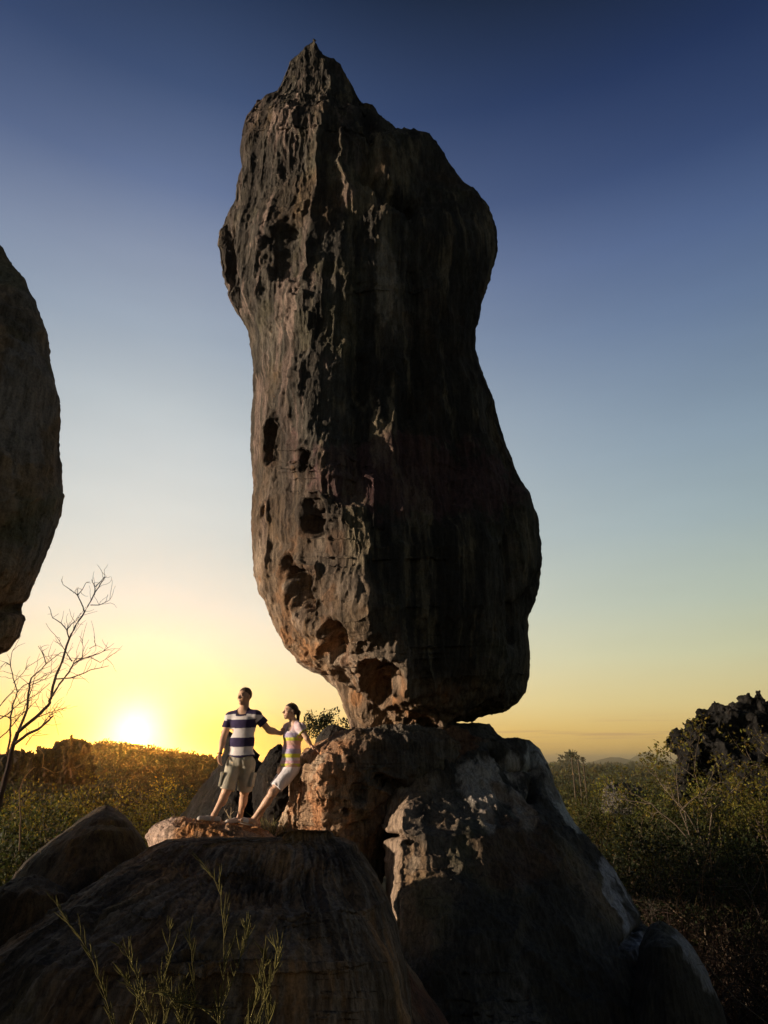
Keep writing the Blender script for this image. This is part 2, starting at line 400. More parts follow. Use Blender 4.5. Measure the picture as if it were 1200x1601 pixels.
def weathered(F, dark=0.5, warm=0.4, streak=1.0):
    n1 = fbm(F * np.array([1.0, 1.0, .16]) * 1.6 + 3, 5, .6); n2 = fbm(F * .6 + 21, 4); n3 = fbm(F * np.array([3.2, 3.2, .35]) + 9, 4, .6); n4 = fbm(F * 1.5 + 60, 4)
    c = mixv(GREY, OCHRE, sstep(.0, .7, n2 + warm - .35) * .7)
    c = mixv(c, OLIVE, sstep(.1, .6, n4) * .5)
    c = mixv(c, PALE, sstep(.35, .8, n3) * .35)
    c = mixv(c, DARK, sstep(-.35, .45, n1 * streak + dark - .5) * .85)
    return c
def blob(PX, PY, x, y, rx, ry, an=0, F=None, s=.35, w=.4):
    ca, sa = math.cos(R(an)), math.sin(R(an)); dx = PX - x; dy = PY - y
    q = np.hypot((dx * ca + dy * sa) / rx, (-dx * sa + dy * ca) / ry)
    if F is not None: q = q + w * 1.2 * fbm(F * 2.6 + 5, 5, .68)
    return 1 - sstep(1 - s * .5, 1 + s * .5, q)
# ------------------------------------------------------------------ the balancing rock
BL = [(490, 62), (484, 68), (474, 76), (455, 92), (445, 115), (432, 138), (412, 147), (395, 160), (383, 178), (377, 205), (376, 235), (378, 260), (371, 285), (368, 312), (352, 338), (343, 360), (340, 384), (344, 410), (350, 445), (362, 480), (375, 500), (386, 520), (393, 560), (396, 600), (394, 650), (392, 690), (393, 720), (399, 760), (397, 800), (399, 850), (402, 900), (413, 930), (424, 955), (436, 985), (450, 1012), (475, 1038), (505, 1058), (527, 1080), (535, 1095), (541, 1120), (547, 1138), (552, 1147)]
BR = [(491, 62), (497, 72), (505, 84), (522, 90), (534, 100), (545, 122), (556, 142), (566, 162), (573, 157), (581, 160), (592, 175), (606, 188), (619, 201), (645, 200), (672, 206), (678, 217), (690, 236), (706, 258), (724, 282), (741, 294), (757, 312), (770, 338), (775, 360), (776, 392), (771, 415), (763, 440), (752, 470), (748, 495), (741, 515), (740, 545), (752, 585), (768, 620), (780, 660), (794, 700), (810, 742), (826, 775), (838, 812), (845, 850), (847, 885), (843, 920), (832, 950), (826, 968), (828, 990), (833, 1025), (832, 1055), (824, 1085), (812, 1102), (795, 1112), (768, 1120), (735, 1128), (700, 1134)]
BRIDGE = [(492, 62), (498, 150), (505, 300), (512, 380), (500, 500), (492, 600), (510, 700), (540, 780), (560, 860), (580, 920), (600, 980), (625, 1040), (660, 1095), (690, 1145)]
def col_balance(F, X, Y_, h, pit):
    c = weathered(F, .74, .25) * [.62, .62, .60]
    low = sstep(560, 1020, Y_ - (X - 400) * .7)                 # warmer, paler stone low down, painting in the light that fades upward
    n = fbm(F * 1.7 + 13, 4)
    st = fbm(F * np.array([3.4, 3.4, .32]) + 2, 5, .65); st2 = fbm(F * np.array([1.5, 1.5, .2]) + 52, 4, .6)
    lit_tone = mixv([.25, .165, .10], [.34, .26, .19], sstep(-.3, .5, n))
    lit_tone = mixv(lit_tone, [.34, .15, .05], sstep(.2, .6, fbm(F * 2.3 + 44, 3)) * .6)
    lit_tone = mixv(lit_tone, [.09, .065, .045], sstep(.0, .5, fbm(F * np.array([2.2, 2.2, .8]) + 90, 5, .6)) * .65)
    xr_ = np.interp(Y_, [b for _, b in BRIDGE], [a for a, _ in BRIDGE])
    side = 1 - sstep(-30, 60, X - xr_ + fbm(F * 1.2, 3) * 60)  # lit side of the ridge, painted apart from the shaded side
    c = mixv(c, lit_tone, np.clip(side * (.04 + .9 * low), 0, 1))
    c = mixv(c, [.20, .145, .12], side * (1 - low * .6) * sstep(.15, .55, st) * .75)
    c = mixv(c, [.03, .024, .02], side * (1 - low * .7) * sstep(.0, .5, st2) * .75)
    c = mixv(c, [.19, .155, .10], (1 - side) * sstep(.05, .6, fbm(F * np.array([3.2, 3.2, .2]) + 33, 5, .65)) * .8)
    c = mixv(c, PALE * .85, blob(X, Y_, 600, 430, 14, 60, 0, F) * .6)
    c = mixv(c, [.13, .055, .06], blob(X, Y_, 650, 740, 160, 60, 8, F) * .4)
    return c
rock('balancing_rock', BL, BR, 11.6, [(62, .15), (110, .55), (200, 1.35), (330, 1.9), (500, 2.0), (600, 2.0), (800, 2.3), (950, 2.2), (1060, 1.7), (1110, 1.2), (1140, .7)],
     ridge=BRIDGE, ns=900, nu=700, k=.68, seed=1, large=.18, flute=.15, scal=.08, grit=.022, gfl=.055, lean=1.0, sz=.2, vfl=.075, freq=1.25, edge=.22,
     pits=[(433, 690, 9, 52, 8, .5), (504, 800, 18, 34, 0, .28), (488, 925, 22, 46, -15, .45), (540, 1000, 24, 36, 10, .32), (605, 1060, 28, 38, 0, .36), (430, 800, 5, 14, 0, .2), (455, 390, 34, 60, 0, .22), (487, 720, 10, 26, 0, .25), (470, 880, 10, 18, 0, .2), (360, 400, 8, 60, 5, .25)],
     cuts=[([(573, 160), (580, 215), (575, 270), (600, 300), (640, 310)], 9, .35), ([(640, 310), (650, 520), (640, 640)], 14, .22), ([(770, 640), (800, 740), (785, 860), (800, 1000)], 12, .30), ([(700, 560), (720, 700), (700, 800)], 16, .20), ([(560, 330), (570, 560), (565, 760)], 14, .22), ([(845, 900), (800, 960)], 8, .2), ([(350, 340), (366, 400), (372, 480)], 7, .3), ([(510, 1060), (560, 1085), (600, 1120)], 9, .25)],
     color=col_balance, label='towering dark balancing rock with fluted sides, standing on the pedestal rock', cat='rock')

# ------------------------------------------------------------------ pedestal: the main body and the pitted lobe the woman leans on
pedestal = empty('pedestal_rock', (1.2, 11, -4), 'broad dark rock under the balancing rock, with a pale stain and a pitted orange lobe', 'rock')
def col_main(F, X, Y_, h, pit):
    c = weathered(F, .58, .45, 1.0) * 1.1
    c = mixv(c, [.34, .25, .18], (1 - sstep(635, 665, X + fbm(F, 3) * 25)) * .85)  # paler tone painted on the lit strip left of the ridge
    n = fbm(F * np.array([2.5, 2.5, 1.2]), 4, .6)
    w1 = np.maximum(blob(X, Y_, 765, 1215, 48, 36, 25, F, .3, .35), blob(X, Y_, 812, 1240, 17, 62, -8, F, .3, .35)); w1 = np.maximum(w1, blob(X, Y_, 762, 1275, 10, 34, -12, F))
    w2 = np.maximum(blob(X, Y_, 848, 1172, 22, 30, -30, F), blob(X, Y_, 878, 1240, 14, 62, -18, F)); w3 = np.maximum(blob(X, Y_, 955, 1400, 16, 52, -25, F), blob(X, Y_, 985, 1480, 18, 46, -20, F))
    stain = mixv([.38, .34, .30], [.24, .17, .12], sstep(-.2, .5, n))
    c = mixv(c, stain, w1 * .95 * sstep(-.5, -.1, fbm(F * np.array([3, 3, 1.2]) + 61, 5, .65))); c = mixv(c, mixv([.46, .46, .44], [.24, .22, .20], sstep(-.1, .4, n)), w2 * .95); c = mixv(c, [.42, .41, .44], w3 * .9 * sstep(-.3, .2, n))
    c = mixv(c, RUST, blob(X, Y_, 700, 1160, 50, 22, 0, F) * .6); c = mixv(c, [.14, .07, .04], blob(X, Y_, 800, 1330, 60, 50, 0, F) * .4)
    return c
o, _ = rock('main_body', [(640, 1128), (600, 1138), (585, 1160), (590, 1210), (603, 1265), (600, 1300), (610, 1340), (607, 1380), (612, 1420), (622, 1450), (650, 1600), (660, 1900)],
     [(700, 1128), (766, 1130), (776, 1140), (788, 1150), (800, 1149), (812, 1146), (830, 1152), (846, 1166), (862, 1190), (870, 1215), (884, 1250), (901, 1288), (926, 1325), (958, 1368), (984, 1412), (1008, 1450), (1040, 1520), (1060, 1600), (1140, 1900)],
     11.0, [(1128, .5), (1150, .8), (1220, 1.25), (1290, 2.1), (1400, 2.7), (1600, 3.2), (1900, 3.5)], ridge=[(700, 1128), (668, 1200), (646, 1280), (655, 1450), (700, 1600), (700, 1900)],
     ns=520, nu=520, k=.62, seed=4, large=.16, flute=.10, scal=.10, grit=.026, gfl=.04, vfl=.25, mat=M_ROCK_NEAR, color=col_main, parent=pedestal,
     ytab=[(1128, 11.6), (1160, 11.4), (1300, 11.0), (1600, 10.5)],
     pits=[(612, 1307, 10, 12, 0, .3)], cuts=[([(606, 1310), (640, 1303), (660, 1306)], 3, .25), ([(836, 1150), (845, 1200), (830, 1240)], 5, .25), ([(770, 1165), (800, 1190), (835, 1192)], 6, .25), ([(1000, 1440), (960, 1480)], 6, .2)])
o.parent = pedestal; o.matrix_parent_inverse = Matrix.Translation(-pedestal.location)
LOBE_L = [(600, 1134), (560, 1144), (530, 1149), (507, 1158), (492, 1168), (478, 1176), (466, 1190), (456, 1206), (454, 1225), (453, 1245), (447, 1262), (440, 1285), (432, 1308), (424, 1340), (420, 1400)]
LOBE_R = [(640, 1134), (690, 1140), (720, 1160), (725, 1200), (700, 1235), (660, 1262), (630, 1285), (605, 1320), (590, 1400)]
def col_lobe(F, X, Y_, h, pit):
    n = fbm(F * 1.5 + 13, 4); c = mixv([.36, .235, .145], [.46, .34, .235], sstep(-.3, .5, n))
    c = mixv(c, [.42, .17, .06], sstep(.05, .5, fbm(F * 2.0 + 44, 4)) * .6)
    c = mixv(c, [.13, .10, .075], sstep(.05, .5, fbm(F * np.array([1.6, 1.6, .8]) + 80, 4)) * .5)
    dk = sstep(515, 570, X + fbm(F, 3) * 30); c = mixv(c, weathered(F, .55, .75), dk * .9)  # right of the ridge the shaded side is painted darker
    return mixv(c, [.10, .07, .05], pit * .5)
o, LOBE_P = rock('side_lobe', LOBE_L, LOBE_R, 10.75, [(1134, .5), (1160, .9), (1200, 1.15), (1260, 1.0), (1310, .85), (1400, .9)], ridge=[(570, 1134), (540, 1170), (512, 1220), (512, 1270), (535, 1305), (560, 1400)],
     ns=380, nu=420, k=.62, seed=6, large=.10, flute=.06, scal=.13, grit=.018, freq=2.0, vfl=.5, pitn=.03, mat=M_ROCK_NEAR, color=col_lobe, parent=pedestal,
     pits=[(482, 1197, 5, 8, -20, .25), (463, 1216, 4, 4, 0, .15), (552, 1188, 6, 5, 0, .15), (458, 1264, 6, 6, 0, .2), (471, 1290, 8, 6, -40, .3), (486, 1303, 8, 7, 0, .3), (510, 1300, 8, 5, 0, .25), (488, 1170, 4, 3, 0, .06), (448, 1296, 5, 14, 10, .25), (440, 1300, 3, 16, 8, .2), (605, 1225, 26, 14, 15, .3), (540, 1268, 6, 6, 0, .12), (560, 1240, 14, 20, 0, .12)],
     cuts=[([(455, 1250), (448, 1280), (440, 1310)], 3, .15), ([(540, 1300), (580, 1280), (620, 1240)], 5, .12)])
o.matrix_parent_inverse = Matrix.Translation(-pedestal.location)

def col_brown(F, X, Y_, h, pit):
    c = weathered(F, .55, .85, 1.1) * [1.5, 1.18, .92]; n = fbm(F * np.array([3.4, 3.4, .6]) + 7, 5, .65)
    c = mixv(c, [.17, .125, .095], sstep(.1, .6, n) * .6)
    q = rock.Q; c = mixv(c, [.26, .20, .15], sstep(.1, .6, fbm(q * np.array([7, 7, .7]) + 5, 4, .65)) * .55); c = mixv(c, [.035, .025, .02], sstep(.1, .6, fbm(q * np.array([9, 9, .8]) + 25, 4, .65)) * .6)
    return c * 1.15
rock('foreground_boulder', [(400, 1306), (360, 1306), (300, 1307), (262, 1310), (230, 1322), (180, 1350), (141, 1378), (122, 1394), (100, 1412), (60, 1440), (30, 1462), (5, 1485), (-35, 1530), (-70, 1601), (-110, 1750), (-120, 2100)],
     [(470, 1306), (500, 1304), (535, 1306), (557, 1314), (575, 1336), (592, 1365), (605, 1400), (613, 1440), (617, 1500), (618, 1601), (600, 1800), (580, 2100)], 6.6,
     [(1306, 1.0), (1330, 1.6), (1400, 2.3), (1500, 2.8), (1650, 3.0), (2100, 2.8)], ridge=[(430, 1306), (420, 1450), (420, 2100)], ns=420, nu=520, k=.10, seed=9, large=.16, flute=.0, scal=.035, grit=.010, vfl=.35, freq=1.3, groove=.045, back=.45,
     pits=[(300, 1478, 15, 13, 0, .12), (410, 1322, 46, 10, 10, .08), (285, 1395, 9, 12, 0, .03)],
     cuts=[([(560, 1330), (590, 1420), (598, 1540)], 5, .07), ([(520, 1350), (560, 1440), (575, 1560)], 6, .05), ([(250, 1330), (200, 1400), (170, 1500)], 5, .03)],
     mat=M_ROCK_NEAR, color=col_brown, label='large dark rounded boulder in the foreground, its top crossed by fine grooves', cat='boulder')
def col_slab(F, X, Y_, h, pit):
    n = fbm(F * 1.6, 4); c = mixv([.40, .19, .075], [.45, .30, .20], sstep(-.2, .5, n))
    c = mixv(c, [.50, .36, .28], 1 - sstep(262, 285, X + fbm(F * 1.4, 3) * 14)); return mixv(c, [.09, .06, .04], sstep(.25, .6, fbm(F * 3 + 30, 4)) * .7)
rock('orange_slab', [(285, 1277), (270, 1279), (250, 1284), (240, 1290), (232, 1298), (228, 1308), (232, 1325), (240, 1360), (250, 1420)], [(290, 1277), (300, 1280), (325, 1284), (360, 1287), (395, 1289), (412, 1296), (432, 1310), (450, 1335), (460, 1420)], 10.2,
     [(1277, .35), (1290, .95), (1310, 1.2), (1420, 1.4)], ns=150, nu=260, k=.2, seed=12, large=.05, flute=.05, scal=.09, grit=.02, freq=2.2, vfl=.9, mat=M_ROCK_NEAR, color=col_slab, label='brightly lit orange slab of rock under the feet of the couple', cat='rock')
def col_dk(F, X, Y_, h, pit): return weathered(F, .62, .7) * [.8, .66, .5]
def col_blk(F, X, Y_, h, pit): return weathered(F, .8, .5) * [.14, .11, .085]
rock('left_boulder', [(165, 1259), (152, 1262), (126, 1280), (104, 1298), (80, 1315), (45, 1345), (22, 1374), (0, 1396), (-40, 1440), (-60, 1600)], [(170, 1259), (186, 1266), (206, 1283), (222, 1308), (236, 1345), (250, 1400), (260, 1600)], 7.6,
     [(1259, .2), (1300, .9), (1400, 1.3), (1600, 1.4)], back=.45, ns=160, nu=200, k=.35, seed=15, large=.12, flute=.03, scal=.06, grit=.012, mat=M_ROCK_NEAR, color=col_dk, label='dark pointed boulder standing left of the orange slab', cat='boulder', cuts=[([(120, 1296), (160, 1287), (200, 1292)], 2.5, .05)])
rock('corner_boulder', [(40, 1373), (20, 1376), (0, 1388), (-40, 1410), (-70, 1500), (-80, 1650)], [(45, 1373), (75, 1379), (100, 1388), (116, 1404), (140, 1450), (160, 1650)], 6.4, [(1373, .2), (1400, .8), (1650, 1.2)], ns=120, nu=160, k=.2, seed=17, large=.1, flute=.02, scal=.05, mat=M_ROCK_NEAR, color=col_dk, label='low dark boulder in the lower left corner, below the pointed boulder', cat='boulder')
rock('red_boulder', [(612, 1474), (600, 1490), (585, 1530), (570, 1601), (560, 1750)], [(618, 1474), (636, 1496), (662, 1535), (690, 1572), (712, 1605), (750, 1750)], 7.0, [(1474, .2), (1530, .7), (1750, 1.2)], ns=120, nu=150, k=.3, seed=19, large=.07, flute=.05, scal=.07,
     mat=M_ROCK_NEAR, color=lambda F, X, Y_, h, p: mixv(mixv([.16, .06, .03], [.20, .13, .08], sstep(-.3, .5, fbm(F * 2, 4))), DARK, sstep(.0, .5, fbm(F * 2 + 9, 4)) * .6), label='reddish boulder wedged between the foreground boulder and the pedestal rock', cat='boulder')
rock('shoulder_rock', [(1030, 1439), (1016, 1442), (1008, 1450), (1000, 1480), (990, 1540), (980, 1620), (960, 1800)], [(1036, 1439), (1050, 1446), (1066, 1458), (1090, 1492), (1112, 1540), (1128, 1575), (1142, 1615), (1160, 1800)], 9.2, [(1439, .2), (1480, .9), (1800, 1.4)], ns=240, nu=260, k=.35, seed=22, large=.08, flute=.06, scal=.05,
     mat=M_ROCK_NEAR, color=lambda F, X, Y_, h, p: mixv(weathered(F, .7, .3), [.30, .29, .30], blob(X, Y_, 1085, 1500, 14, 60, -28, F) * .8), label='dark rock with a pale streaked shoulder beside the foot of the pedestal rock', cat='rock')
# ------------------------------------------------------------------ the tall rock at the left edge, and an unseen rock added to shade the foreground
rock('leaning_rock', [(-150, 330), (-230, 420), (-300, 560), (-330, 700), (-320, 840), (-280, 950), (-200, 1020), (-120, 1060), (-60, 1075)], [(-60, 330), (-20, 362), (5, 398), (30, 440), (52, 490), (66, 545), (78, 610), (86, 670), (92, 730), (98, 778), (94, 800), (84, 830), (72, 865), (58, 905), (45, 935), (38, 952), (39, 975), (33, 998), (18, 1018), (-10, 1035), (-30, 1060)], 7.2,
     [(330, .4), (480, 1.2), (700, 1.7), (900, 1.4), (1075, .9)], ns=420, nu=340, k=.3, seed=25, large=.16, flute=.05, scal=.11, grit=.02, lean=1.0, freq=1.4, cuts=[([(-20, 968), (10, 955), (40, 952)], 5, .25)],
     color=lambda F, X, Y_, h, p: mixv(weathered(F, .35, .85, .8) * 1.5, [.26, .23, .21], blob(X, Y_, 20, 640, 50, 90, 0, F) * .6), label='tall brown rock leaning in from the left edge of the view', cat='rock')
rock('shade_rock', [(-1300, 900), (-1800, 960), (-2150, 1150), (-2200, 1500), (-2250, 2200)], [(-760, 900), (-560, 960), (-500, 1100), (-480, 1300), (-480, 1600), (-480, 2200)], 4.2, [(900, 1.8), (960, 2.4), (1100, 2.7), (2200, 2.8)], bdir=(0, 1, 0), back=.85, ns=140, nu=160, k=.05, seed=27, large=.15, flute=.05, scal=.08, color=col_dk, label='unseen broad rock added outside the left edge to shade the foreground', cat='rock')
# ------------------------------------------------------------------ rocks behind the couple
rock('pinnacle', [(349, 1134), (343, 1143), (341, 1156), (346, 1172), (338, 1196), (318, 1228), (296, 1258), (268, 1292), (255, 1340)], [(352, 1134), (372, 1148), (392, 1160), (401, 1172), (408, 1180), (404, 1188), (415, 1200), (425, 1240), (430, 1340)], 14.0, [(1134, .2), (1180, .9), (1340, 1.6)], ns=170, nu=150, k=.3, seed=30, large=.12, flute=.08, scal=.18, color=col_blk, label='dark jagged pinnacle of rock directly behind the man', cat='rock')
rock('knobbly_rock', [(434, 1163), (424, 1168), (417, 1178), (412, 1190), (400, 1210), (395, 1260), (390, 1340)], [(438, 1163), (444, 1168), (455, 1180), (470, 1200), (480, 1340)], 13.2, [(1163, .2), (1200, .7), (1340, 1.0)], ns=130, nu=130, k=.1, seed=33, large=.10, flute=.02, scal=.16, freq=1.6, color=col_blk, label='dark knobbly rock between the man and the woman', cat='rock')
rock('back_boulder', [(518, 1134), (504, 1142), (494, 1154), (488, 1175), (485, 1230)], [(524, 1134), (540, 1138), (555, 1146), (570, 1165), (575, 1230)], 12.6, [(1134, .2), (1150, .6), (1230, .8)], ns=90, nu=110, k=.1, seed=35, large=.06, flute=.02, scal=.04, color=lambda F, X, Y_, h, p: weathered(F, .7, .1) * .5, label='small smooth dark boulder behind the lobe the woman leans on', cat='boulder')
# ------------------------------------------------------------------ farther outcrops
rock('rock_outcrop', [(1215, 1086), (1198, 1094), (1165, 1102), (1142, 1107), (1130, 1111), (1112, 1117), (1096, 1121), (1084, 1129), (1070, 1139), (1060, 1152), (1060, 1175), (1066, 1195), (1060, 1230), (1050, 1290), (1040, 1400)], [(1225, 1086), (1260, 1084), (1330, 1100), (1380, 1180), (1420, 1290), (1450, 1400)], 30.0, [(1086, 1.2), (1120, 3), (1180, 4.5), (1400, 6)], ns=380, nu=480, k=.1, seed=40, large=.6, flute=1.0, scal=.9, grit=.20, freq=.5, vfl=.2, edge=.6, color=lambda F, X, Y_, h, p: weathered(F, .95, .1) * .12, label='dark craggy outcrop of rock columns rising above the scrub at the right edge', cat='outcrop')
rock('low_outcrop', [(955, 1222), (948, 1225), (942, 1232), (940, 1244), (938, 1270)], [(962, 1222), (985, 1228), (1000, 1234), (1012, 1248), (1018, 1275)], 46.0, [(1222, .4), (1240, 1.6), (1275, 2.2)], ns=90, nu=150, k=.1, seed=43, large=.25, flute=.2, scal=.5, grit=.06, freq=.7, color=lambda F, X, Y_, h, p: weathered(F, .7, .1), label='low grey outcrop half hidden in scrub on the plain', cat='outcrop')
for sd_, lb, Lr, Rr in (
    (46, 'blocky rock towers on the ridge left of the setting sun', [(118, 1157), (108, 1159), (99, 1160), (96, 1165), (90, 1164), (86, 1171), (82, 1176), (79, 1190), (74, 1225)], [(122, 1157), (131, 1161), (139, 1158), (143, 1160), (144, 1170), (147, 1190), (150, 1225)]),
    (47, 'rounded rock tower on the ridge, second left of the setting sun', [(69, 1170), (61, 1172), (55, 1179), (52, 1190), (46, 1220)], [(71, 1170), (79, 1173), (84, 1180), (86, 1192), (90, 1220)]),
    (48, 'low broken rocks on the ridge behind the bare tree', [(38, 1177), (26, 1181), (14, 1179), (2, 1184), (-12, 1190), (-20, 1222)], [(42, 1177), (49, 1184), (56, 1183), (60, 1192), (64, 1222)])):
    rock('ridge_rock', Lr, Rr, 90.0, [(1157, .8), (1175, 2.5), (1225, 4)], ns=130, nu=220, k=.1, seed=sd_, large=.6, flute=.9, scal=1.0, grit=.22, freq=.45, vfl=.35, edge=.6, color=lambda F, X, Y_, h, p: weathered(F, .6, .7) * [.45, .35, .25], label=lb, cat='outcrop', mat=M_ROCK_FAR)
HAZE_D = 0.00026
# ------------------------------------------------------------------ ground: one sheet from the rocks to the horizon
HILL = [(-200, 1190), (-60, 1186), (0, 1186), (30, 1181), (90, 1176), (143, 1166), (158, 1162), (180, 1162), (200, 1165), (225, 1168), (250, 1172), (280, 1177), (310, 1181), (340, 1186), (380, 1192), (430, 1200), (520, 1215), (600, 1230)]
HAZ = []; HEL = []
for px, py in HILL:
    d = at(px, py, 1.0); HAZ.append(math.degrees(math.atan2(d[0], d[1]))); HEL.append(d[2] / math.hypot(d[0], d[1]))
HR = 240.0
def ground_h(x, y):
    x = np.asarray(x, float); y = np.asarray(y, float)
    r = np.hypot(x, y); az = np.degrees(np.arctan2(x, y))
    h = np.interp(r, [0, 8, 14, 30, 60, 150, 400, 1200, 9000], [-4.6, -4.6, -4.4, -5.6, -7.5, -11, -14, -16, -18])
    Pn = np.stack([x, y, np.zeros_like(x)], -1).reshape(-1, 3)
    n = (fbm(Pn * 0.06, 4) * 1.2 + fbm(Pn * 0.012 + 9, 3) * 3).reshape(x.shape)
    h = h + n * sstep(8, 60, r) * (1 - sstep(700, 2500, r)) + fbm(Pn * .5, 3).reshape(x.shape) * .25 * (1 - sstep(60, 120, r))
    # the ridge at the left, its crest where the sun goes down
    top = np.interp(az, HAZ, HEL) * HR - 2.2
    w = np.exp(-((r - HR) / 95.0) ** 2) * sstep(20, 2, az) * sstep(-75, -50, az)
    rk = top + 16.5 + fbm(Pn * .03, 3).reshape(x.shape) * 1.0
    h = h * (1 - w) + (top) * w + (0 * rk)
    # low hills on the horizon at the right
    for px, wpx, elv, rr in ((1012, 26, .0112, 5200), (960, 34, .0045, 3600), (888, 12, .0085, 900), (1150, 60, .006, 4300)):
        a0 = math.degrees(math.atan2(at(px, 1187, 1)[0], at(px, 1187, 1)[1])); aw = wpx * .045
        h = h + (elv * rr + 16) * np.exp(-((az - a0) / aw) ** 2 - ((r - rr) / (rr * .12)) ** 2)
    return h
rr = np.concatenate([np.linspace(1.5, 60, 70), np.geomspace(61, 600, 130)[0:], np.geomspace(620, 12000, 80)])
aa = np.radians(np.linspace(-180, 180, 520, endpoint=False))
RR, AA = np.meshgrid(rr, aa, indexing='ij')
X = RR * np.sin(AA); Y_ = RR * np.cos(AA)
Z = ground_h(X, Y_)
gv = np.stack([X, Y_, Z], -1).reshape(-1, 3); nu_ = len(aa)
i = np.arange(len(rr) - 1)[:, None] * nu_; j = np.arange(nu_)[None]; j2 = (j + 1) % nu_
gf = np.stack([i + j, i + nu_ + j, i + nu_ + j2, i + j2], -1).reshape(-1, 4)[:, ::-1]
gv = np.vstack([gv, [[0, 0, -4.6]]]); gt = np.stack([np.arange(nu_), np.full(nu_, len(gv) - 1), (np.arange(nu_) + 1) % nu_], 1)[:, ::-1]
M_GROUND = col_mat('dry_ground', 0.95, var=.5)
gme = mesh_from('ground', gv, [gf, gt], M_GROUND)
Pn = gv * .05
gc = mixv([.10, .075, .035], [.055, .06, .02], sstep(-.3, .4, fbm(Pn, 4))); gc = mixv(gc, [.05, .06, .022], sstep(40, 150, np.hypot(gv[:, 0], gv[:, 1])))
far_ = sstep(500, 3000, np.hypot(gv[:, 0], gv[:, 1])); gc = mixv(gc, [.045, .055, .025], far_)
set_col(gme, gc * .42)
tag(link('ground', gme), kind='structure')

# ------------------------------------------------------------------ leaf clumps and scrub
rs = np.random.RandomState(11)
def rdir(n):
    v = rs.normal(size=(n, 3)); return unit(v)
def clump(g, c, rad, n, size, base, spread=.35, up=.2):
    """n leaves in an uneven shell round c"""
    c = np.asarray(c, float); rad = np.asarray(rad, float)
    d = rdir(n); r = rs.uniform(.35, 1.0, n) ** .6
    lump = 1 + .35 * fbm(d * 2.2 + c * 3.1, 2)
    p = c + d * rad * (r * lump)[:, None]
    D = unit(d * .6 + rdir(n) * .8 + [0, 0, up]); W = unit(np.cross(D, rdir(n)))
    col = np.asarray(base)[None] * rs.uniform(1 - spread, 1 + spread, (n, 1)) * (1 + rs.uniform(-.15, .15, (n, 3)))
    g.leaves(p, D, W, size * rs.uniform(.6, 1.3, n), size * .3 * rs.uniform(.7, 1.2, n), np.clip(col, 0, 1))
def bush_tris(g, c, rad, n, size, base): clump(g, c, rad, n, size, base)
YG = [.15, .13, .022]; MG = [.062, .068, .017]; DG = [.032, .04, .014]; BR_ = [.14, .09, .05]
def frustum_az(lo, hi, n): return rs.uniform(lo, hi, n)
# distant scrub that reads as one mass
g = Geo()
def scatter(n, r0, r1, a0, a1, size_r, leaf, nleaf, cols, p=1.0, mask=None):
    az = np.radians(rs.uniform(a0, a1, n)); r = r0 * (r1 / r0) ** (rs.uniform(0, 1, n) ** p)
    x = r * np.sin(az); y = r * np.cos(az); z = ground_h(x, y)
    for k in range(n):
        if mask is not None and not mask(math.degrees(az[k]), r[k]): continue
        s = rs.uniform(*size_r) * (1 + min(r[k], 900) / 900 * .6); q = leaf * max(1, r[k] / 120)
        c = np.array(cols[rs.randint(len(cols))]) * rs.uniform(.7, 1.2)
        clump(g, (x[k], y[k], z[k] + s * .55), (s, s, s * rs.uniform(.6, .95)), nleaf, q, c)
scatter(1100, 60, 260, 12, 42, (1.2, 3.2), .42, 110, [np.array(YG) * .6, np.array(MG) * .7, np.array(MG) * .5, DG], .8)
scatter(1700, 260, 1800, 10, 42, (1.6, 4.2), .55, 50, [np.array(YG) * .6, np.array(MG) * .7, DG, DG], .8)
tag(link('distant_scrub', g.mesh('distant_scrub', M_LEAF, False)), kind='stuff')
g = Geo()
scatter(3000, 60, 330, -42, -3, (.9, 2.0), .5, 50, [np.array([.028, .018, .006]), np.array([.04, .023, .006]), np.array(YG) * .18, np.array(DG) * .5], .6)
tag(link('hillside_scrub', g.mesh('hillside_scrub', M_LEAF, False)), kind='stuff')

# ------------------------------------------------------------------ the air: thin evening haze
def box(x0, x1, y0, y1, z0, z1):
    v = [(x, y, z) for x in (x0, x1) for y in (y0, y1) for z in (z0, z1)]
    return v, np.array([[0, 1, 3, 2], [4, 6, 7, 5], [0, 4, 5, 1], [2, 3, 7, 6], [0, 2, 6, 4], [1, 5, 7, 3]])
hv, hf = box(-12500, 12500, -12500, 12500, float(gv[:, 2].min()) - 1, max(float(gv[:, 2].max()), 16.5) + 1.0)
hm = bpy.data.materials.new('haze'); hm.use_nodes = True; hm.node_tree.nodes.clear()
ho = hm.node_tree.nodes.new('ShaderNodeOutputMaterial'); pv = hm.node_tree.nodes.new('ShaderNodeVolumePrincipled')
pv.inputs['Color'].default_value = (.95, .93, .9, 1); pv.inputs['Density'].default_value = HAZE_D; pv.inputs['Anisotropy'].default_value = .93
hm.node_tree.links.new(pv.outputs[0], ho.inputs['Volume'])
tag(link('haze', mesh_from('haze', hv, hf, hm, False)), kind='stuff')
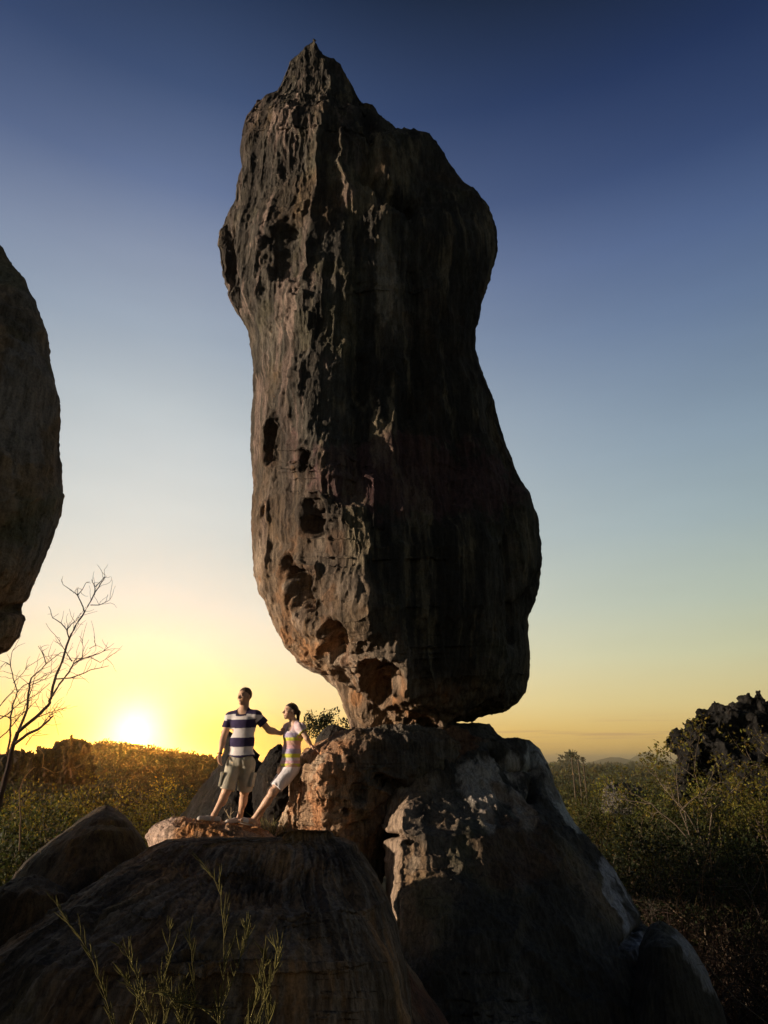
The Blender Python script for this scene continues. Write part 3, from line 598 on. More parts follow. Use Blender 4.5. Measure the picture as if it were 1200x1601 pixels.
# ------------------------------------------------------------------ shrubs, trees, twigs
def grow(g, p, d, L, r, depth, tips, kink=.25, split=3, shrink=.68, col=(.10, .075, .05), up=.12, k=4):
    n = 5; pts = [np.array(p, float)]; dirv = unit(np.array(d, float))
    for i_ in range(n):
        dirv = unit(dirv + rs.normal(size=3) * kink * .5 + np.array([0, 0, up * .3])); pts.append(pts[-1] + dirv * L / n)
    rad = np.linspace(r, r * .6, n + 1)
    g.tube(pts, rad, k if depth > 1 else 3, np.array(col) * rs.uniform(.8, 1.25))
    if depth <= 0:
        tips.append((pts[-1], dirv)); tips.append((pts[3], dirv)); return
    for s_ in range(split):
        q = pts[rs.randint(2, n + 1)] if s_ else pts[-1]
        nd = unit(dirv + rs.normal(size=3) * .55 + np.array([0, 0, up]))
        grow(g, q, nd, L * shrink * rs.uniform(.75, 1.2), r * .58, depth - 1, tips, kink, split, shrink, col, up, k)
def leafy(name, px, py_base, Yd, H, label='', cat='shrub', base=MG, leaf=.06, per=14, cl=.22, trunks=4, depth=3, group=None, top=None, width=.6, bark=(.12, .09, .06), z=None, split=3, rad=.02, spread=.35):
    b = at(px, py_base, Yd)
    zz = float(ground_h(b[0], b[1])) if z is None else z
    if top is not None: H = max(.6, float(at(px, top, Yd)[2]) - zz)
    root = empty(name, (b[0], b[1], zz), label, cat, group)
    tg = Geo(); tips = []
    for t_ in range(trunks):
        a = rs.uniform(0, 6.28); grow(tg, [0.05 * math.cos(a), .05 * math.sin(a), -.05], [width * math.cos(a), width * math.sin(a), 1], H * .42, rad * H / 2, depth, tips, .3, split, .66, bark)
    sc_ = H / (max(p[2] for p, _ in tips) + cl * .7)
    tg.v = [v * sc_ for v in tg.v]; tips = [(p * sc_, d) for p, d in tips]
    lg = Geo()
    for (p, d) in tips:
        n = max(3, int(per * rs.uniform(.5, 1.4))); q = cl * rs.uniform(.6, 1.3)
        clump(lg, p, (q, q, q * .8), n, leaf, np.array(base) * rs.uniform(.3, 1.2), spread)
    link('branches', tg.mesh('branches', M_BARK), root); link('foliage', lg.mesh('foliage', M_LEAF, False), root)
    return root
# yellow-green shrubs left, below the ridge
for k_, (px, Yd, H, lb, base) in enumerate([
    (20, 19, 3.4, 'yellow-green leafy shrub at the left edge, behind the pointed boulder', [.22, .18, .025]), (70, 17, 3.0, 'dense olive shrub behind the slope of the pointed boulder', MG),
    (112, 22, 3.4, 'tall olive shrub just left above the tip of the pointed boulder', MG), (160, 21, 3.2, 'shrub with fine pale leaves rising behind the tip of the pointed boulder', [.24, .19, .03]),
    (205, 20, 3.1, 'shrub with round leaf tufts right of the pointed boulder, under the setting sun', [.24, .18, .025]), (250, 25, 3.0, 'dim olive shrub left of the orange slab', MG),
    (10, 12, 2.1, 'low dark shrub at the left edge, above the corner boulder', MG), (300, 34, 3.2, 'dark bush in the hollow beyond the orange slab', DG)]):
    leafy('shrub', px, 1240, Yd, H, lb, base=base, top=[1198, 1210, 1208, 1205, 1216, 1246, 1285, 1262][k_], group='shrubs behind the left boulders', leaf=.08, per=34, cl=.34, trunks=5)
# scrub right of the pedestal
for k_, (px, Yd, H, lb, base) in enumerate([
    (905, 26, 3.3, 'olive shrub beside the pale streaked shoulder of the pedestal rock', MG), (940, 33, 3.6, 'yellowish shrub in front of the low grey outcrop, at its left', [.13, .12, .025]),
    (985, 24, 2.8, 'dim brown-green shrub below the low grey outcrop', MG), (1040, 27, 4.6, 'bright yellow-green bush left of the craggy outcrop', [.20, .19, .03]),
    (1085, 21, 4.0, 'dense dark green bush below the craggy outcrop', MG), (1130, 22, 4.0, 'dark green bush in front of the middle of the craggy outcrop', DG),
    (1185, 20, 3.8, 'yellow-tipped bush at the right edge below the craggy outcrop', [.13, .12, .02]), (1035, 18, 2.6, 'low dark green bush in the middle of the right-hand scrub', DG),
    (1150, 16, 2.4, 'small dark bush low at the right edge', DG)]):
    leafy('shrub', px, 1260, Yd, H, lb, base=base, top=[1222, 1232, 1262, 1192, 1212, 1206, 1200, 1262, 1275][k_], group='bushes right of the pedestal rock', leaf=.085, per=46, cl=.42, trunks=6, width=.8)
leafy('slender_tree', 1112, 1260, 19, 4.3, top=1122, label='slender tree with sparse leaf tufts leaning left in front of the craggy outcrop', cat='tree', base=YG, leaf=.085, per=13, cl=.17, trunks=4, depth=4, width=.45, bark=(.11, .085, .06), split=3, rad=.018)
r_ = leafy('shrub', 512, 1150, 13.4, 1.0, top=1119, label= 'small leafy shrub sprouting behind the dark boulder, above the lobe', cat='shrub', base=DG, leaf=.05, per=12, cl=.09, trunks=9, depth=2, width=1.0, z=float(at(515, 1158, 13.4)[2]), rad=.012)
# three palm-like trees on the horizon
pr = None
for k_, (px, py, lb) in enumerate([(893, 1181, 'tallest of three tiny palms on the horizon beside the pedestal rock'), (903, 1185, 'middle one of three tiny palms on the horizon'), (911, 1188, 'lowest of three tiny palms on the horizon')]):
    p = at(px, py, 150.0); zb = float(ground_h(p[0], p[1]))
    root = empty('palm_tree', (p[0], p[1], zb), lb, 'palm', 'palms on the horizon'); hgt = p[2] - zb
    tg = Geo(); tg.tube([[0, 0, 0], [.1, 0, hgt * .5], [0, 0, hgt]], [.2, .16, .14], 6, [.08, .06, .04]); link('trunk', tg.mesh('trunk', M_BARK), root)
    lg = Geo(); clump(lg, (0, 0, hgt + .1), (.45, .45, .42), 90, .32, DG); link('crown', lg.mesh('crown', M_LEAF, False), root)

# the bare tree at the left, branch by branch
def px_tube(g, pl, Yd, w0, w1, col=(.05, .035, .03), jit=.0, k=5):
    pl = np.array(pl, float); n = len(pl); m = (n - 1) * 3 + 1
    t = np.linspace(0, n - 1, m); x = np.interp(t, range(n), pl[:, 0]); y = np.interp(t, range(n), pl[:, 1])
    yy = Yd + np.cumsum(rs.normal(size=m)) * jit
    P = at(x + rs.normal(size=m) * .35, y, yy); px = Yd / FPX
    g.tube(P, np.linspace(w0, w1, m) * px * .5, k, col); return P
BY = 8.2
bt = empty('bare_tree', at(0, 1290, BY).tolist(), 'leafless tree with thin dark branches reaching up at the left edge', 'tree')
tg = Geo(); offs = Matrix.Translation(-bt.location)
main = [px_tube(tg, [(-12, 1300), (-4, 1262), (5, 1228), (14, 1190), (20, 1165), (28, 1144)], BY, 9, 6)]
bg_ = Geo()
BR = [([(28, 1144), (55, 1122), (76, 1102), (79, 1092), (84, 1065), (96, 1035), (108, 998), (118, 978), (133, 956), (146, 930), (158, 912), (164, 902)], 5.5, 1.2),
      ([(79, 1092), (92, 1070), (108, 1050), (114, 1038), (127, 1030), (144, 1026), (158, 1020), (168, 1013)], 3.2, .9),
      ([(84, 1062), (110, 1060), (130, 1053), (142, 1047), (158, 1044), (169, 1041)], 2.2, .8), ([(132, 957), (128, 945), (121, 931), (110, 922), (98, 914)], 2.2, .8), ([(121, 931), (128, 922), (134, 911)], 1.6, .7),
      ([(148, 930), (148, 918), (142, 906)], 1.6, .7), ([(148, 918), (158, 908), (164, 900)], 1.4, .7), ([(141, 946), (155, 946), (164, 942), (171, 938)], 1.6, .7), ([(108, 1000), (104, 985), (95, 974), (82, 966), (76, 948)], 2.2, .8),
      ([(104, 986), (110, 976), (120, 970), (126, 958)], 1.8, .7), ([(112, 1034), (106, 1024), (98, 1012), (90, 998)], 2, .7), ([(114, 1036), (118, 1030), (128, 1030), (150, 1022)], 1.6, .7),
      ([(28, 1144), (42, 1110), (43, 1090), (46, 1070), (48, 1060), (60, 1050), (72, 1038), (95, 1020)], 4, 1.0), ([(72, 1038), (66, 1022), (60, 1010)], 1.8, .7), ([(20, 1165), (42, 1148), (60, 1140), (74, 1128), (82, 1120)], 5, 2.5), ([(60, 1140), (76, 1120), (88, 1112)], 2, .8),
      ([(10, 1182), (16, 1150), (16, 1120), (22, 1095), (27, 1082), (20, 1060), (16, 1040), (18, 1018)], 3.2, .9), ([(27, 1082), (36, 1072), (60, 1062), (80, 1050)], 1.8, .7), ([(-10, 1130), (10, 1118), (30, 1100), (58, 1085), (78, 1068)], 2, .8), ([(-8, 1118), (20, 1122), (46, 1108)], 1.8, .7),
      ([(-8, 1160), (10, 1145), (30, 1120), (44, 1108), (60, 1092)], 2, .8), ([(-6, 1112), (6, 1095), (22, 1078)], 1.8, .8), ([(43, 1095), (52, 1068), (56, 1052)], 1.6, .7), ([(46, 1072), (70, 1062), (82, 1048)], 1.4, .6), ([(128, 1030), (130, 1015), (128, 1002)], 1.4, .6), ([(140, 1014), (150, 1008), (148, 1004)], 1.2, .6), ([(55, 1123), (75, 1115), (90, 1110), (104, 1106)], 1.8, .6),
      ([(78, 1120), (84, 1110), (88, 1104)], 1.4, .6), ([(34, 1118), (40, 1100), (52, 1090)], 1.5, .6), ([(40, 1165), (50, 1150), (64, 1142)], 1.5, .6), ([(16, 1040), (8, 1036), (-6, 1048)], 1.3, .6), ([(20, 1068), (30, 1058), (44, 1042), (66, 1028), (94, 1022)], 1.2, .5), ([(142, 1028), (156, 1036), (166, 1030)], 1.3, .6)]
tips_ = []
for pl, a, b in BR:
    o_ = link('branch', None, None) if False else None
    gg = Geo(); P = px_tube(gg, pl, BY, a, b, jit=.02)
    # fine twigs along the branch
    for q in range(int(len(pl) * 1.5)):
        i_ = rs.randint(2, len(P)); d_ = unit(P[i_] - P[i_ - 1]); nd = unit(d_ + rs.normal(size=3) * np.array([.7, .5, .7]) + np.array([0, 0, .15])); Ln = rs.uniform(.06, .30)
        tw = [P[i_]]
        for z_ in range(4): nd = unit(nd + rs.normal(size=3) * .22); tw.append(tw[-1] + nd * Ln / 4)
        gg.tube(tw, np.linspace(.0032, .0018, 5), 3, (.05, .035, .03))
    me = gg.mesh('branch', M_BARK); o_ = link('branch', me, bt); o_.matrix_parent_inverse = offs
o_ = link('trunk', tg.mesh('trunk', M_BARK), bt); o_.matrix_parent_inverse = offs
# pale dead twig in front of the ridge
g = Geo(); px_tube(g, [(30, 1330), (32, 1280), (30, 1235)], 9.0, 2.2, 1.6, (.16, .11, .07)); px_tube(g, [(30, 1235), (38, 1215), (52, 1200), (68, 1200), (84, 1208), (98, 1206), (108, 1192)], 9.0, 1.6, 1.0, (.16, .11, .07)); px_tube(g, [(98, 1206), (100, 1190), (98, 1172)], 9.0, 1.2, .7, (.16, .11, .07)); px_tube(g, [(66, 1200), (68, 1180), (56, 1165)], 9.0, 1.2, .7, (.16, .11, .07));
tag(link('dead_twig', g.mesh('dead_twig', M_BARK)), 'pale curling dead twig in front of the ridge, near the bare tree', 'twig')

# tall wispy plants in front of the foreground boulder, each stem with its thin upright leaves
stems = [([(190, 1640), (178, 1600), (165, 1560), (152, 1520), (140, 1490), (125, 1465), (105, 1440), (92, 1420), (80, 1400)], 'wispy yellow-green plant leaning left, outermost left of the foreground'),
         ([(240, 1640), (236, 1600), (228, 1560), (215, 1530), (205, 1505), (195, 1485), (188, 1478)], 'wispy plant with a drooping tip, second from the left in the foreground'), ([(262, 1640), (256, 1580), (252, 1540), (262, 1500), (266, 1460), (264, 1440)], 'thin wispy plant standing upright below the dark hollow of the foreground boulder'),
         ([(285, 1640), (292, 1590), (305, 1560), (300, 1500), (298, 1470), (292, 1440)], 'wispy plant rising left of the tallest one in the foreground'), ([(345, 1640), (340, 1590), (350, 1530), (350, 1460), (345, 1400), (335, 1375), (322, 1355), (312, 1343)], 'tallest wispy plant in the foreground, its tip arching left'),
         ([(338, 1640), (345, 1580), (365, 1530), (378, 1490), (388, 1460), (380, 1436)], 'wispy plant right of the tallest one, its tip bent back'), ([(385, 1640), (392, 1590), (405, 1550), (412, 1520), (408, 1498)], 'short wispy plant, rightmost of the taller foreground plants'),
         ([(415, 1640), (420, 1600), (422, 1580), (418, 1565)], 'stub of a wispy plant at the lower right of the foreground plants'), ([(215, 1640), (205, 1600), (222, 1550), (260, 1555), (300, 1570)], 'wispy plant bending right along the bottom of the foreground')]
base_n = len(stems)
for q_ in range(7):
    pl, _ = stems[rs.randint(base_n)]; dx = rs.uniform(-45, 60); cut_ = rs.randint(0, 3); f_ = rs.uniform(.5, .85)
    lbs = ['faint thin wispy plant low among the taller stems in front of the foreground boulder'] * 7
    stems.append(([(pl[0][0] + dx + (x - pl[0][0]) * f_, 1640 - (1640 - y) * f_) for x, y in pl], lbs[q_]))
for pl, lb in stems:
    g = Geo(); Yd = 2.55 + rs.uniform(-.15, .15)
    pl = [(pl[0][0] + rs.uniform(-10, 10), 1900), (pl[0][0] + rs.uniform(-4, 4), 1740)] + pl
    P = px_tube(g, pl, Yd, 2.2, 1.0, (.10, .085, .03), jit=.012, k=5)
    n = len(P); L_ = []
    for q in range(int(n * 1.5)):
        i_ = rs.randint(n // 4, n - 1); T = unit(P[min(i_ + 1, n - 1)] - P[i_ - 1]); side = unit(np.array([rs.choice([-1, 1]) * 1.0, rs.normal() * .6, .3]))
        d_ = unit(T * 1.0 + side * rs.uniform(.3, .8)); Ln = rs.uniform(.025, .085)
        tw = [P[i_] + (P[i_ - 1] - P[i_]) * rs.uniform()]
        for z_ in range(4): d_ = unit(d_ * .9 + T * .18 + rs.normal(size=3) * .10); tw.append(tw[-1] + d_ * Ln / 4)
        g.tube(tw, [.0009, .0014, .0014, .0010, .0004], 4, np.array([.12, .105, .03]) * rs.uniform(.6, 1.3))
    tag(link('wispy_plant', g.mesh('wispy_plant', M_BARK)), lb, 'plant', 'wispy plants in the foreground')
# dead twigs and grass by the feet
g = Geo()
for pl in ([(361, 1285), (356, 1275), (350, 1264)], [(361, 1285), (360, 1272), (361, 1262)], [(360, 1278), (354, 1272)], [(360, 1274), (365, 1268)], [(356, 1275), (353, 1268), (355, 1265)]): px_tube(g, pl, 10.25, 1.4, .6, (.42, .34, .22))
tag(link('dead_twig', g.mesh('dead_twig', M_BARK)), 'small pale dead twig standing on the slab between the feet of the man', 'twig')
g = Geo()
for q in range(150):
    x = rs.uniform(398, 445); b = at(x, rs.uniform(1298, 1318), rs.uniform(10.2, 11.2)); d_ = unit(np.array([rs.normal() * .5, rs.normal() * .4, 1])); Ln = rs.uniform(.08, .32)
    g.tube([b, b + d_ * Ln * .5, b + d_ * Ln + [rs.normal() * .04, 0, -.02]], [.004, .003, .0012], 3, np.array([.26, .22, .10] if rs.rand() < .5 else [.09, .10, .03]) * rs.uniform(.6, 1.2))
tag(link('grass', g.mesh('grass', M_BARK)), kind='stuff')
# tangled leafless brush in the lower right
g = Geo()
for q in range(1400):
    az = math.radians(rs.uniform(12, 36)); r = rs.uniform(10, 42); x, y = r * math.sin(az), r * math.cos(az)
    if x < 4.6 and y < 13: continue
    z = float(ground_h(x, y)); H = rs.uniform(1.0, 3.4); c = np.array([[.10, .06, .04], [.17, .14, .11], [.07, .04, .03], [.09, .07, .03], [.07, .045, .035]][rs.randint(5)]) * rs.uniform(.3, .85)
    for s_ in range(3):
        d_ = unit(np.array([rs.normal() * .6, rs.normal() * .6, 1.2])); p = np.array([x, y, z]); pts = [p]
        for z_ in range(7): d_ = unit(d_ + rs.normal(size=3) * .32); pts.append(pts[-1] + d_ * H / 7)
        g.tube(pts, np.linspace(.014, .004, 8), 3, c)
        for t_ in range(5):
            i_ = rs.randint(2, 8); e_ = unit(d_ + rs.normal(size=3) * .9); tw = [pts[i_]]
            for z_ in range(3): e_ = unit(e_ + rs.normal(size=3) * .35); tw.append(tw[-1] + e_ * H * .09)
            g.tube(tw, np.linspace(.006, .003, 4), 3, c)
tag(link('tangled_brush', g.mesh('tangled_brush', M_BARK)), kind='stuff')
g = Geo()
for q in range(170):
    az = math.radians(rs.uniform(13, 40)); r = rs.uniform(16, 62); x, y = r * math.sin(az), r * math.cos(az)
    if x < 5.5 and y < 15: continue
    s = rs.uniform(.4, 1.1); clump(g, (x, y, float(ground_h(x, y)) + s * .6), (s, s, s * .8), 70, .09, np.array([MG, BR_, DG, BR_, DG][rs.randint(5)]) * rs.uniform(.25, .7))
for q in range(260):
    az = math.radians(rs.uniform(-40, -8)); r = rs.uniform(14, 60); x, y = r * math.sin(az), r * math.cos(az)
    s = rs.uniform(.4, 1.1); clump(g, (x, y, float(ground_h(x, y)) + s * .6), (s, s, s * .8), 60, .09, np.array([YG, MG, DG][rs.randint(3)]) * rs.uniform(.6, 1.1))
tag(link('undergrowth', g.mesh('undergrowth', M_LEAF, False)), kind='stuff')
# ------------------------------------------------------------------ people: one smooth surface per body from blended capsules and ellipsoids
def surface_nets(f, org, h):
    s = f < 0; nx, ny, nz = f.shape
    c = [s[i:nx - 1 + i, j:ny - 1 + j, k:nz - 1 + k] for i in (0, 1) for j in (0, 1) for k in (0, 1)]
    tot = sum(x.astype(np.int8) for x in c); act = (tot > 0) & (tot < 8)
    idx = np.full(act.shape, -1, np.int64); I = np.argwhere(act); idx[act] = np.arange(len(I))
    acc = np.zeros((len(I), 3)); cnt = np.zeros(len(I))
    corners = [(i, j, k) for i in (0, 1) for j in (0, 1) for k in (0, 1)]
    for a in range(8):
        for ax in range(3):
            if corners[a][ax]: continue
            b = list(corners[a]); b[ax] = 1; A = I + corners[a]; B = I + b
            fa = f[A[:, 0], A[:, 1], A[:, 2]]; fb = f[B[:, 0], B[:, 1], B[:, 2]]; m = (fa < 0) != (fb < 0)
            t = np.where(m, fa / np.where(m, fa - fb, 1), 0); p = np.array(corners[a], float)[None].repeat(len(I), 0); p[:, ax] += t
            acc[m] += p[m]; cnt[m] += 1
    v = (I + acc / cnt[:, None]) * h + org
    quads = []
    for ax in range(3):
        o1, o2 = [(1, 2), (2, 0), (0, 1)][ax]
        sl0 = [slice(1, n - 1) for n in f.shape]; sl1 = list(sl0); sl0[ax] = slice(0, f.shape[ax] - 1); sl1[ax] = slice(1, f.shape[ax])
        a, b = s[tuple(sl0)], s[tuple(sl1)]; E = np.argwhere(a != b); base = np.zeros(3, int); base[o1] = 1; base[o2] = 1
        fl = a[a != b]; P = E + base
        e1 = np.eye(3, dtype=int)[o1]; e2 = np.eye(3, dtype=int)[o2]
        def g(q): return idx[q[:, 0], q[:, 1], q[:, 2]]
        q = np.stack([g(P - e1 - e2), g(P - e2), g(P), g(P - e1)], 1)
        q[~fl] = q[~fl][:, ::-1]; quads.append(q)
    q = np.concatenate(quads); return v, q[(q >= 0).all(1)]
def e_cap(a, b, ra, rb, k=.02):
    a = np.array(a, float); b = np.array(b, float)
    def f(P):
        ab = b - a; t = np.clip(((P - a) @ ab) / (ab @ ab + 1e-12), 0, 1); return np.linalg.norm(P - a - t[:, None] * ab, axis=1) - (ra + (rb - ra) * t)
    r = max(ra, rb); return f, np.minimum(a, b) - r, np.maximum(a, b) + r, k, 1
def e_ell(c, rad, M=None, k=.02, sign=1):
    c = np.array(c, float); rad = np.array(rad, float); M = np.eye(3) if M is None else np.asarray(M)
    def f(P):
        q = (P - c) @ M.T; l = np.linalg.norm(q / rad, axis=1); g = np.linalg.norm(q / rad ** 2, axis=1) + 1e-9; return l * (l - 1) / g
    r = rad.max(); return f, c - r, c + r, k, sign
def build_sdf(prims, h, post=None, mesh_mat=None, name='body', color=None, root=None, offs=None, smooth=2, pad=.03):
    lo = np.min([p[1] for p in prims if p[4] > 0], axis=0) - pad; hi = np.max([p[2] for p in prims if p[4] > 0], axis=0) + pad
    n = np.ceil((hi - lo) / h).astype(int) + 1; F = np.full(n, 1.0, np.float64)
    for f, a, b, k, sg in prims:
        i0 = np.clip(np.floor((a - lo - .05) / h).astype(int), 0, n - 1); i1 = np.clip(np.ceil((b - lo + .05) / h).astype(int) + 1, 1, n)
        ax = [lo[d] + np.arange(i0[d], i1[d]) * h for d in range(3)]; G_ = np.stack(np.meshgrid(*ax, indexing='ij'), -1); sh = G_.shape[:3]
        d = f(G_.reshape(-1, 3)).reshape(sh); S = tuple(slice(i0[d_], i1[d_]) for d_ in range(3)); c = F[S]
        if sg > 0:
            hh = np.clip(.5 + .5 * (c - d) / k, 0, 1); F[S] = c * (1 - hh) + d * hh - k * hh * (1 - hh)
        else:
            d = -d; hh = np.clip(.5 - .5 * (c - d) / k, 0, 1); F[S] = c * (1 - hh) + d * hh + k * hh * (1 - hh)
    if post is not None:
        ax = [lo[d] + np.arange(n[d]) * h for d in range(3)]; G_ = np.stack(np.meshgrid(*ax, indexing='ij'), -1).reshape(-1, 3); F = post(G_, F.ravel()).reshape(n)
    F[0] = F[-1] = 1; F[:, 0] = F[:, -1] = 1; F[:, :, 0] = F[:, :, -1] = 1
    v, q = surface_nets(F, lo, h)
    me = mesh_from(name, v, q, mesh_mat)
    if color is not None: set_col(me, color(v))
    o = link(name, me, root)
    if root is not None: o.matrix_parent_inverse = Matrix.Translation(-root.location)
    return o
def frame(fwd, up=(0, 0, 1)):
    f = unit(np.array(fwd, float)); r = unit(np.cross(f, up)); u = np.cross(r, f); return np.stack([r, f, u])      # rows: right, forward, up
def head_prims(c, M, s=1.0, fem=False):
    def w(x, y, z): return np.asarray(c) + (np.array([x, y, z]) * s) @ M
    E = lambda p, r, k=.02, sg=1: e_ell(w(*p), np.array(r) * s, M, k, sg)
    P = [E((0, -.008, .022), (.076, .098, .094)), E((0, .028, -.045), (.058 if not fem else .052, .066, .062), .03), E((0, .070, -.094), (.024, .02, .019), .03),
         E((.036, .060, -.022), (.028, .026, .028), .025), E((-.036, .060, -.022), (.028, .026, .028), .025), e_cap(w(-.03, .082, .030), w(.03, .082, .030), .009 * s, .009 * s, .015),
         e_cap(w(0, .092, .016), w(0, .117, -.020), .007 * s, .013 * s, .010), E((0, .098, -.026), (.018, .012, .010), .008), E((0, .088, -.053), (.024, .013, .007), .008), E((0, .087, -.064), (.020, .013, .008), .006),
         E((.031, .096, .010), (.015, .012, .010), .01, -1), E((-.031, .096, .010), (.015, .012, .010), .01, -1), E((.031, .084, .009), (.012, .011, .011), .004), E((-.031, .084, .009), (.012, .011, .011), .004),
         E((.079, -.006, -.004), (.010, .020, .030), .008), E((-.079, -.006, -.004), (.010, .020, .030), .008)]
    return P, w
def hand_prims(wr, d, side, n, s=1.0, curl=.35, grip=None):
    """wrist, direction of the fingers, side (towards the thumb), n out of the palm"""
    wr = np.asarray(wr, float); d = unit(np.array(d, float)); n = unit(np.array(n, float) - d * (np.array(n) @ d)); side = unit(np.cross(n, d)) * (1 if np.cross(n, d) @ np.array(side) > 0 else -1)
    M = np.stack([side, d, n]); P = [e_ell(wr + d * .05 * s, (.040 * s, .056 * s, .016 * s), M, .015)]
    for i, (o, L_) in enumerate(((.030, .070), (.010, .080), (-.011, .074), (-.030, .058))):
        a = wr + d * .088 * s + side * o * s; b = a + unit(d + n * curl * .5) * L_ * .5 * s; c = b + unit(d + n * curl * 2.2) * L_ * .5 * s
        P += [e_cap(wr + d * .05 * s + side * o * .7 * s, a, .011 * s, .0095 * s, .006), e_cap(a, b, .0092 * s, .0085 * s, .003), e_cap(b, c, .0085 * s, .007 * s, .003)]
    a = wr + d * .025 * s + side * .026 * s; b = a + unit(d * .8 + side * .8 + n * .3) * .042 * s; c = b + unit(d + side * .25 + n * .4) * .034 * s
    return P + [e_cap(a, b, .014 * s, .011 * s, .008), e_cap(b, c, .0105 * s, .008 * s, .003)]
def plane_cut(G_, F, p, n, soft=.004): return np.maximum(F, (G_ - np.asarray(p)) @ unit(np.asarray(n, float)))
def shade_mat(name, rough=.8, spec=.2, var=.12, sss=0.0, weave=0.0):
    m = col_mat(name, rough, 0, spec, var); b = [n for n in m.node_tree.nodes if n.type == 'BSDF_PRINCIPLED'][0]
    if sss: b.inputs['Subsurface Weight'].default_value = sss; b.inputs['Subsurface Radius'].default_value = (.02, .008, .004); b.inputs['Subsurface Scale'].default_value = 1
    return m
M_SKIN = shade_mat('skin', .48, .4, .10, .12); M_CLOTH = shade_mat('cotton', .9, .1, .06); M_HAIR = shade_mat('hair', .5, .4, .3); M_SHOE = shade_mat('shoe_leather', .7, .3, .12)

def skin_color(tone, w_inv, fem):
    tone = np.array(tone)
    def f(v):
        q = w_inv(v); c = np.broadcast_to(tone, (len(v), 3)).copy() * (1 + .10 * fbm(v * 9, 3))[:, None]
        inh = (np.abs(q[:, 0]) < .1) & (q[:, 1] > .03) & (q[:, 2] > -.12) & (q[:, 2] < .12)
        def put(cx, cz, rx, rz, col, a=1.0):
            g = np.exp(-(((np.abs(q[:, 0]) - cx) / rx) ** 2 + ((q[:, 2] - cz) / rz) ** 2) ** 1.5) * inh * a; c[:] = c * (1 - g[:, None]) + np.array(col) * g[:, None]
        put(.031, .030, .020, .006, [.08, .05, .03], .65); put(.031, .008, .013, .006, [.08, .055, .04], .6); put(0, -.058, .024, .009, [.32, .10, .08] if fem else [.28, .11, .08], .8)
        put(.036, -.028, .022, .022, tone * [1.15, .9, .85], .4)
        if not fem: put(0, -.075, .05, .035, tone * .8, .25)
        return c
    return f

# ---- the man
MY = 10.1
def JM(px, py, dy=0.0): return at(px, py, MY + dy)
man = empty('person', JM(352, 1284).tolist(), 'man in navy and white striped t-shirt and olive shorts standing on the orange slab', 'person')
hM = frame((-.55, -.83, -.02)); hc = JM(382, 1089)
hp, hw_ = head_prims(hc, hM, 1.02)
sR, sL = JM(359.5, 1121, .03), JM(401, 1119, -.02); eR, wR = JM(349, 1153, .0), JM(343, 1180, -.06); eL, wL = JM(420, 1141.5, .02), JM(439, 1147, .10)
hR, hL = JM(366, 1192, .0), JM(387, 1192, .02); kR, aR = JM(354, 1236, -.06), JM(334.5, 1274, -.12); kL, aL = JM(382, 1238, .10), JM(375, 1276, .22)
cM = frame((-.22, -.97, 0), unit(JM(380, 1112) - JM(376, 1185)))
nb = JM(380.5, 1112); chest = JM(380, 1133); belly = JM(377.5, 1160); pelv = JM(376.5, 1184)
body = hp + [e_cap(hw_(0, -.015, -.05), nb + [0, .01, -.02], .058, .068, .03), e_ell(chest, (.178, .112, .17), cM, .04), e_ell(belly, (.155, .108, .17), cM, .05), e_ell(pelv, (.160, .112, .12), cM, .05),
    e_cap(sR + [.02, 0, 0], sL - [.02, 0, 0], .060, .060, .04), e_cap(nb + [0, 0, .01], sR, .05, .05, .04), e_cap(nb + [0, 0, .01], sL, .05, .05, .04),
    e_cap(sR, eR, .054, .043, .03), e_cap(eR, wR, .044, .028, .015), e_ell((eR * .7 + wR * .3), (.046, .046, .07), None, .03), e_cap(sL, eL, .054, .042, .03), e_cap(eL, wL, .043, .028, .015), e_ell((eL * .75 + wL * .25), (.06, .045, .045), None, .03),
    e_cap(hR, kR, .088, .058, .03), e_cap(kR, aR, .052, .036, .02), e_ell(kR * .68 + aR * .32 + [.012, .02, 0], (.050, .054, .095), None, .04), e_ell(kR, (.056, .056, .06), None, .03), e_cap(hL, kL, .088, .058, .03), e_cap(kL, aL, .052, .036, .02), e_ell(kL * .68 + aL * .32 + [.006, .02, 0], (.050, .054, .095), None, .04), e_ell(kL, (.056, .056, .06), None, .03)]
body += [e_cap(aR, aR + [-.02, -.02, -.06], .038, .042, .02), e_cap(aL, aL + [-.02, -.02, -.06], .038, .042, .02)]
body += hand_prims(wR, JM(343, 1196, -.10) - wR, (-.4, -.9, 0), (.9, -.4, .0), 1.0, .45)
body += hand_prims(wL, (JM(448, 1138.5, .14) - wL), (0, -.5, .8), (.35, .9, -.1), 1.0, .5)
inv = lambda v: (v - hc) @ hM.T / 1.02
o = build_sdf(body, .0065, None, M_SKIN, 'body', skin_color([.62, .38, .25], inv, False), man)
# hair
hr = [e_ell(hw_(0, -.016, .032), np.array((.083, .102, .096)) * 1.02, hM, .01)]
def hair_post(G_, F):
    q = inv(G_); F = F + .005 * fbm(G_ * 55, 2); cut = np.maximum((q[:, 1] - .070) - np.clip(q[:, 2] - .055, 0, .1) * .4, -(q[:, 2] - np.where(q[:, 1] > .0, .038 + q[:, 1] * .55, -.045)))
    return np.maximum(F, cut)
build_sdf(hr, .005, hair_post, M_HAIR, 'hair', lambda v: np.broadcast_to(np.array([.085, .052, .03]), (len(v), 3)) * (1 + .4 * fbm(v * 40, 2))[:, None], man)
